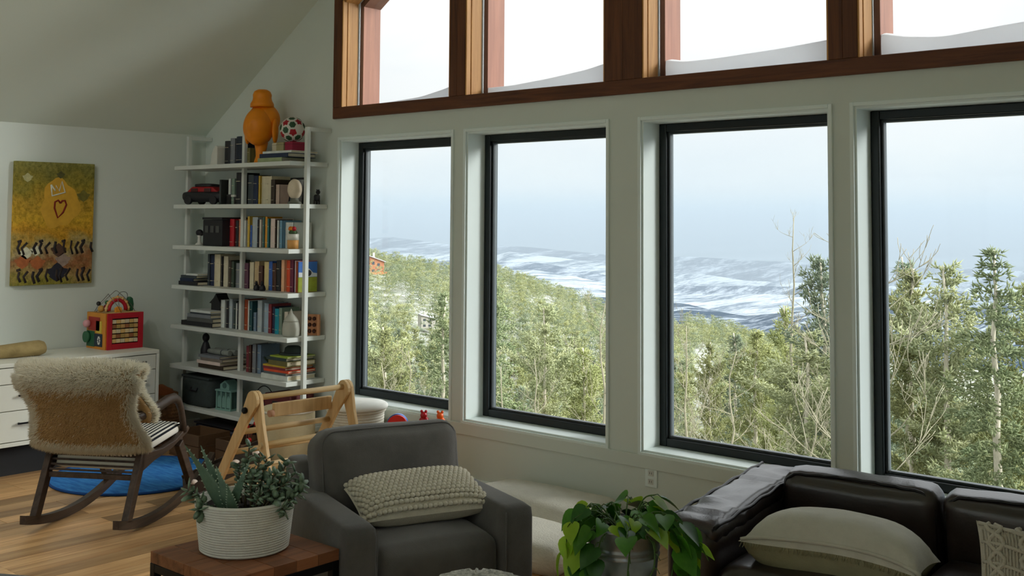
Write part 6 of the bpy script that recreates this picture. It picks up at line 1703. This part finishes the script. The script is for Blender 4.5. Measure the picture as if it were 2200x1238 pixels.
for s in (-1, 1):
    d = RV * s
    mb = MB(); p = Vector((d.x * .122, d.y * .122, .215)); mb.tube([p, p + d * .012], .014, 12); mb.build('ear', galv, pa)
po = thing('pothos', 'trailing green pothos with heart shaped leaves spilling over the metal pail', 'plant', pc + Vector((0, 0, .225)))
pm = [mat('pothos_green', (72, 132, 40), .35, c2=(104, 164, 56), scale=9, spec=.5, trans=.5, rnd=.15), mat('pothos_lime', (160, 200, 50), .35, c2=(186, 214, 70), scale=9, spec=.5, trans=.55, rnd=.12), mat('pothos_dark', (40, 88, 32), .35, c2=(66, 118, 44), scale=9, spec=.5, trans=.4, rnd=.15)]
def heart(L, fold, droop):
    mb = MB(); W_ = .42 * L
    prof = [(-.10, .26), (-.04, .62), (.08, .92), (.25, 1.0), (.45, .86), (.65, .60), (.83, .28), (1.0, .0)]
    vs = []; n = len(prof)
    spine = [Vector((L * max(t, 0.0) if t > -.02 else L * .0, 0, -droop * L * max(t, 0) ** 2)) for t, w in prof]
    for k, (t, w) in enumerate(prof):
        x = L * t; z = -droop * L * max(t, 0) ** 2
        vs += [Vector((x, W_ * w, z + fold * W_ * w)), spine[k], Vector((x, -W_ * w, z + fold * W_ * w))]
    # mid points for a rounded cross-section
    fs = []
    for k in range(n - 1):
        a = 3 * k; b = 3 * (k + 1)
        fs += [(a, b, b + 1, a + 1), (a + 1, b + 1, b + 2, a + 2)]
    o = len(vs); vs2 = [v - Vector((0, 0, .0012)) for v in vs]; vs = vs + vs2
    fs += [tuple(i + o for i in reversed(f)) for f in list(fs)]
    mb.add(vs, fs, 0, True)
    return mb
hearts = [[heart(L, f, d).mesh('leaf', m) for L, f, d in ((.085, .25, .15), (.070, .35, .3), (.095, .15, .25))] for m in pm]
vinem = mat('pothos_vine', (70, 100, 44), .6, var=.15)
rg = random.Random(31); cnt = 0
def vine(pts, n_, bias, lime=.2, down=.9):
    """a vine through pts (r, c, z in the plant's frame) with leaves along it"""
    global cnt
    q = [rc(*p) for p in pts]; mb = MB()
    fine = []
    for i in range(len(q) - 1):
        p0 = q[max(i - 1, 0)]; p1 = q[i]; p2 = q[i + 1]; p3 = q[min(i + 2, len(q) - 1)]
        for k in range(5):
            t = k / 5; fine.append(.5 * ((2 * p1) + (p2 - p0) * t + (2 * p0 - 5 * p1 + 4 * p2 - p3) * t * t + (3 * p1 - p0 - 3 * p2 + p3) * t ** 3))
    fine.append(q[-1]); mb.tube(fine, .0026, 5); vn = mb.build('vine', vinem, po)
    for k in range(n_):
        f = (k + .6) / n_; i = min(int(f * (len(fine) - 1)), len(fine) - 2); p = fine[i]
        out = Vector((p.x, p.y, 0)); out = out.normalized() if out.length > .01 else CV
        d = out * rg.uniform(.3, .9) + CV * rg.uniform(-.1, .6) + RV * rg.uniform(-.6, .6) + Vector((0, 0, -down * rg.uniform(.3, 1.3)))
        tip = p + d.normalized() * .02 + out * .012
        st_ = MB(); st_.tube([p, (p + tip) / 2 + Vector((0, 0, .008)), tip], .0016, 4); st_.build('leaf_stalk', vinem, po)
        m_ = 1 if rg.random() < lime else (2 if rg.random() < .35 else 0)
        if tip.dot(CV) > .02 and abs(tip.dot(RV)) < .118:
            if tip.z < .030: continue
            d.z = max(d.z, -.25 * Vector((d.x, d.y, 0)).length)
        place_leaf(hearts[m_][rg.randrange(3)], po, tip, d, rg.uniform(-.7, .7), rg.uniform(.75, 1.05)); cnt += 1
# crown of the plant
for k in range(17):
    a = 2 * PI * k / 17; R_ = .10 + .04 * (k % 3)
    vine([(.02 * math.cos(a), .02 * math.sin(a), 0), (R_ * .6 * math.cos(a), R_ * .6 * math.sin(a), .075 - .02 * (k % 2)), (R_ * 1.05 * math.cos(a), R_ * 1.05 * math.sin(a), .055 - .02 * (k % 2))], 4, 0, .2, .55)
# trailing vines: (right, towards the camera, up)
for pts, n_, lime in (
    ([(-.06, .05, .02), (-.13, .07, .03), (-.165, .06, -.06), (-.16, .06, -.16), (-.155, .06, -.18)], 9, .25),
    ([(-.05, .06, .02), (-.11, .10, .01), (-.125, .10, -.08), (-.12, .10, -.18)], 8, .1),
    ([(-.07, .02, .03), (-.15, .03, .06), (-.19, .02, .0), (-.215, .02, -.06)], 6, .4),
    ([(-.02, .09, .02), (-.03, .145, .0), (-.04, .15, -.10), (-.03, .145, -.15)], 7, .2),
    ([(.03, .09, .02), (.05, .14, -.01), (.05, .145, -.08), (.03, .14, -.12)], 5, .3),
    ([(.06, .06, .02), (.12, .09, .02), (.14, .09, -.06), (.13, .085, -.15)], 8, .1),
    ([(.07, .03, .02), (.15, .05, .05), (.185, .05, -.01), (.19, .05, -.08), (.185, .05, -.155)], 9, .15),
    ([(.08, .05, .02), (.13, .08, .02), (.16, .09, -.10), (.165, .09, -.155)], 8, .3),
    ([(.03, .0, .03), (.07, .0, .10), (.10, .02, .115)], 4, .4),
    ([(-.05, -.02, .03), (-.09, -.01, .08), (-.11, .01, .09)], 4, .2)): vine(pts, n_, 0, lime, .9)

# ------------------------------------------------------------------ knit pouf and grey ottoman at the bottom edge
pf = thing('knit_pouf', 'speckled pale knit pouf at the bottom edge in front of the armchair', 'pouf', (-1.20, -2.375, 0))
pfm = mat('speckled_knit', (226, 224, 216), .95, c2=(150, 150, 146), scale=60, bump=.5, bscale=150, spec=.1)
mb = MB(); mb.lathe([(0, 0), (.16, .0), (.205, .06), (.222, .16), (.222, .34), (.205, .46), (.16, .515), (.09, .540), (0, .546)], n=48); mb.build('pouf_body', pfm, pf)
mb = MB()
for k in range(24):
    a = 2 * PI * k / 24
    mb.tube([(r * math.cos(a), r * math.sin(a), z) for r, z in ((.206, .06), (.223, .16), (.223, .34), (.206, .46), (.161, .516), (.09, .541), (.02, .547))], .006, 5)
o = mb.build('knit_ribs', pfm, pf); o['kind'] = 'stuff'
ot = thing('grey_ottoman', 'pale grey upholstered seat edge at the bottom left corner', 'ottoman', (-1.965, -3.66, 0), .53)
lg = mat('pale_grey_fabric', (128, 130, 132), .95, var=.08, scale=20, bump=.3, bscale=250)
mb = MB(); mb.rbox(1.0, .60, .48, .05, (0, 0, .368), 10, puff=(0, 0, .008)); mb.build('cushion', lg, ot)
for sx in (-.42, .42):
    for sy in (-.24, .24): mb = MB(); mb.tube([(sx, sy, 0), (sx, sy, .14)], .02, 10); mb.build('leg', black_m, ot)

# ------------------------------------------------------------------ leather sofa and its pillows
leather = mat('dark_brown_leather', (32, 25, 23), .30, c2=(48, 37, 34), scale=6, bump=.08, bscale=90, spec=.8)
SZ = -.045
so = thing('leather_sofa', 'dark brown leather sofa with piped cushions in front of the right windows', 'sofa', (-1.15, -.60, 0), .10)
def wrinkles(mb, amp, fx, fy, fz, seed=0):
    out = []
    for p in mb.v:
        v = Vector(p); n_ = noise.noise(Vector((v.x * fx + seed, v.y * fy, v.z * fz))) + .5 * noise.noise(Vector((v.x * fx * 2.2 + seed, v.y * fy * 2.2, v.z * fz * 2.2)))
        out.append((v.x, v.y, v.z + amp * n_))
    mb.v = out; return mb
mb = MB(); mb.rbox(1.86, .92, .26, .03, (.93, -.47, .20), 6); mb.build('base', leather, so)
mb = MB(); mb.rbox(1.50, .16, .42, .05, (.94, -.09, .36), 8); mb.build('back_frame', leather, so)
for k, x in enumerate((.09, 1.77)):
    mb = MB(); mb.rbox(.18, .94, .36, .05, (0, 0, 0), 16, puff=(.012, 0, .012)); wrinkles(mb, .006, 2, 16, 2, k); a_ = mb.build('arm', leather, so, (x, -.48, .395)); a_.rotation_euler = (.035, 0, 0)
    # gathered cushion on top of the arm with piping along both edges
    mb = MB(); mb.rbox(.20, .90, .075, .034, (0, 0, 0), 26, puff=(0, 0, .012)); wrinkles(mb, .013, 6, 30, 0, 3 + k); a2 = mb.build('arm_pad', leather, so, (x, -.47, .572)); a2.rotation_euler = (.055, 0, 0)
    for s in (-1, 1):
        pp = MB(); pp.tube([(s * .099, -.45 + .9 * i / 24, .032 + .004 * math.sin(i * 1.3)) for i in range(25)], .007, 8); pp.build('piping', mat('dark_piping', (26, 22, 22), .4), a2)
for k, (x0, x1) in enumerate(((.19, .80), (.81, 1.66))):
    w = x1 - x0
    mb = MB(); mb.rbox(w, .15, .40, .045, (0, 0, 0), 20, puff=(.0, .02, .016), wr=.008, wscale=3.5, seed=k); wrinkles(mb, .004, 22, 4, 3, 7 + k); c_ = mb.build('back_cushion', leather, so, ((x0 + x1) / 2, -.235, .478)); c_.rotation_euler = (.12, 0, 0)
    pp = MB(); n_ = 20
    pp.tube([(-w / 2 + .012, -.062, -.1), (-w / 2 + .012, -.062, .13), (-w / 2 + .03, -.060, .178)] + [(-w / 2 + .06 + (w - .12) * i / n_, -.058, .200 + .012 * math.sin(PI * i / n_) + .002 * math.sin(i * 2.1)) for i in range(n_ + 1)] + [(w / 2 - .03, -.060, .178), (w / 2 - .012, -.062, .13), (w / 2 - .012, -.062, -.1)], .006, 8); pp.build('piping', mat('dark_piping', (26, 22, 22), .4), c_)
    mb = MB(); mb.rbox(w - .004, .62, .15, .05, (0, 0, 0), 16, puff=(0, 0, .02), wr=.004, wscale=5, seed=4 + k); mb.build('seat_cushion', leather, so, ((x0 + x1) / 2, -.625, .375))
for x in (.08, 1.78):
    for y in (-.08, -.86): mb = MB(); mb.lathe([(.02, 0), (.028, .07), (0, .07)], (x, y, 0), 12); mb.build('leg', mat('dark_walnut_leg', (52, 36, 26), .5), so)

linen = mat('off_white_linen', (196, 194, 184), .9, var=.05, scale=20, bump=.25, bscale=300, spec=.1); linen2 = mat('sage_linen_underside', (150, 146, 118), .9, var=.06, scale=20, bump=.25, bscale=300, spec=.1)
lp = thing('linen_pillow', 'off-white linen lumbar pillow with a frayed seam on the leather sofa', 'pillow', (-.53, -1.225, 0))
M_ = T(0, 0, .515) @ Matrix.Rotation(math.radians(10), 4, 'Z') @ Matrix.Rotation(math.radians(4), 4, 'Y') @ Matrix.Rotation(math.radians(-5), 4, 'X')
pb = pillow(.62, .33, .23, 22, .007, 6, .07, bend=lambda p: p + Vector((0, .012 * math.sin(p.x * 8), .014 * math.sin(p.x * 7 + 1))))
nface = len(pb.f); pb.m = [0] * (nface // 2) + [1] * (nface - nface // 2)
def pinpt(u, v, s): 
    p = pillow_pt(u, v, .62, .33, .23, s, .07); return M_ @ (p + Vector((0, .012 * math.sin(p.x * 8), .014 * math.sin(p.x * 7 + 1))))
pb.v = [tuple(M_ @ Vector(p)) for p in pb.v]; pb.build('pillow_body', [linen, linen2], lp)
mb = MB(); mb.tube([pinpt(.01 + .98 * i / 24, 0.012, 1) + Vector((0, 0, .002)) for i in range(25)], .0065, 8); mb.build('seam_welt', linen, lp)
mb = MB(); rg = random.Random(4)
for i in range(60):
    p = pinpt(.02 + .96 * i / 59, .0, -1); mb.tube([p, p + Vector((rg.uniform(-.004, .004), -.003, -.008)), p + Vector((rg.uniform(-.008, .008), -.004, -.018))], .0016, 4)
o = mb.build('frayed_fringe', linen2, lp); o['kind'] = 'stuff'

ck = mat('oatmeal_cable_wool', (190, 184, 170), .95, var=.06, scale=25, bump=.4, bscale=180, spec=.1)
cp_ = thing('cable_pillow', 'oatmeal cable knit cushion leaning on the sofa at the right edge', 'pillow', (.17, -1.19, 0))
M_ = T(0, 0, .505) @ Matrix.Rotation(math.radians(30), 4, 'Z') @ Matrix.Rotation(math.radians(58), 4, 'X') @ Matrix.Rotation(math.radians(-6), 4, 'Z')
pb = pillow(.46, .40, .16, 20, .004, 9, .06); pb.v = [tuple(M_ @ Vector(p)) for p in pb.v]; pb.build('pillow_body', ck, cp_)
mb = MB()
def line(pts, r):
    mb.tube([M_ @ (pillow_pt(min(max(a, .01), .99), min(max(b, .01), .99), .46, .40, .16, 1, .06) + Vector((0, 0, .003))) for a, b in pts], r, 6)
for k in range(5):
    c0 = .10 + .2 * k
    for s in (0, 1):
        line([(c0 + .05 * math.sin(i * .9 + s * PI), i / 24) for i in range(25)], .0075)
for k in range(6):
    for s in (1, -1): line([(.5 + s * (i / 10 - .5) * .98, .02 + .16 * k + .16 * abs(i / 10 - .5) * 2) for i in range(11)], .006)
o = mb.build('cable_ridges', ck, cp_); o['kind'] = 'stuff'
mb = MB()
for k in range(46): line([(.02 + .021 * k, .02 + .02 * (k % 2) + .9 * j / 8) for j in range(9)], .0022)
o = mb.build('knit_stitches', ck, cp_); o['kind'] = 'stuff'
bpy.context.view_layer.update()
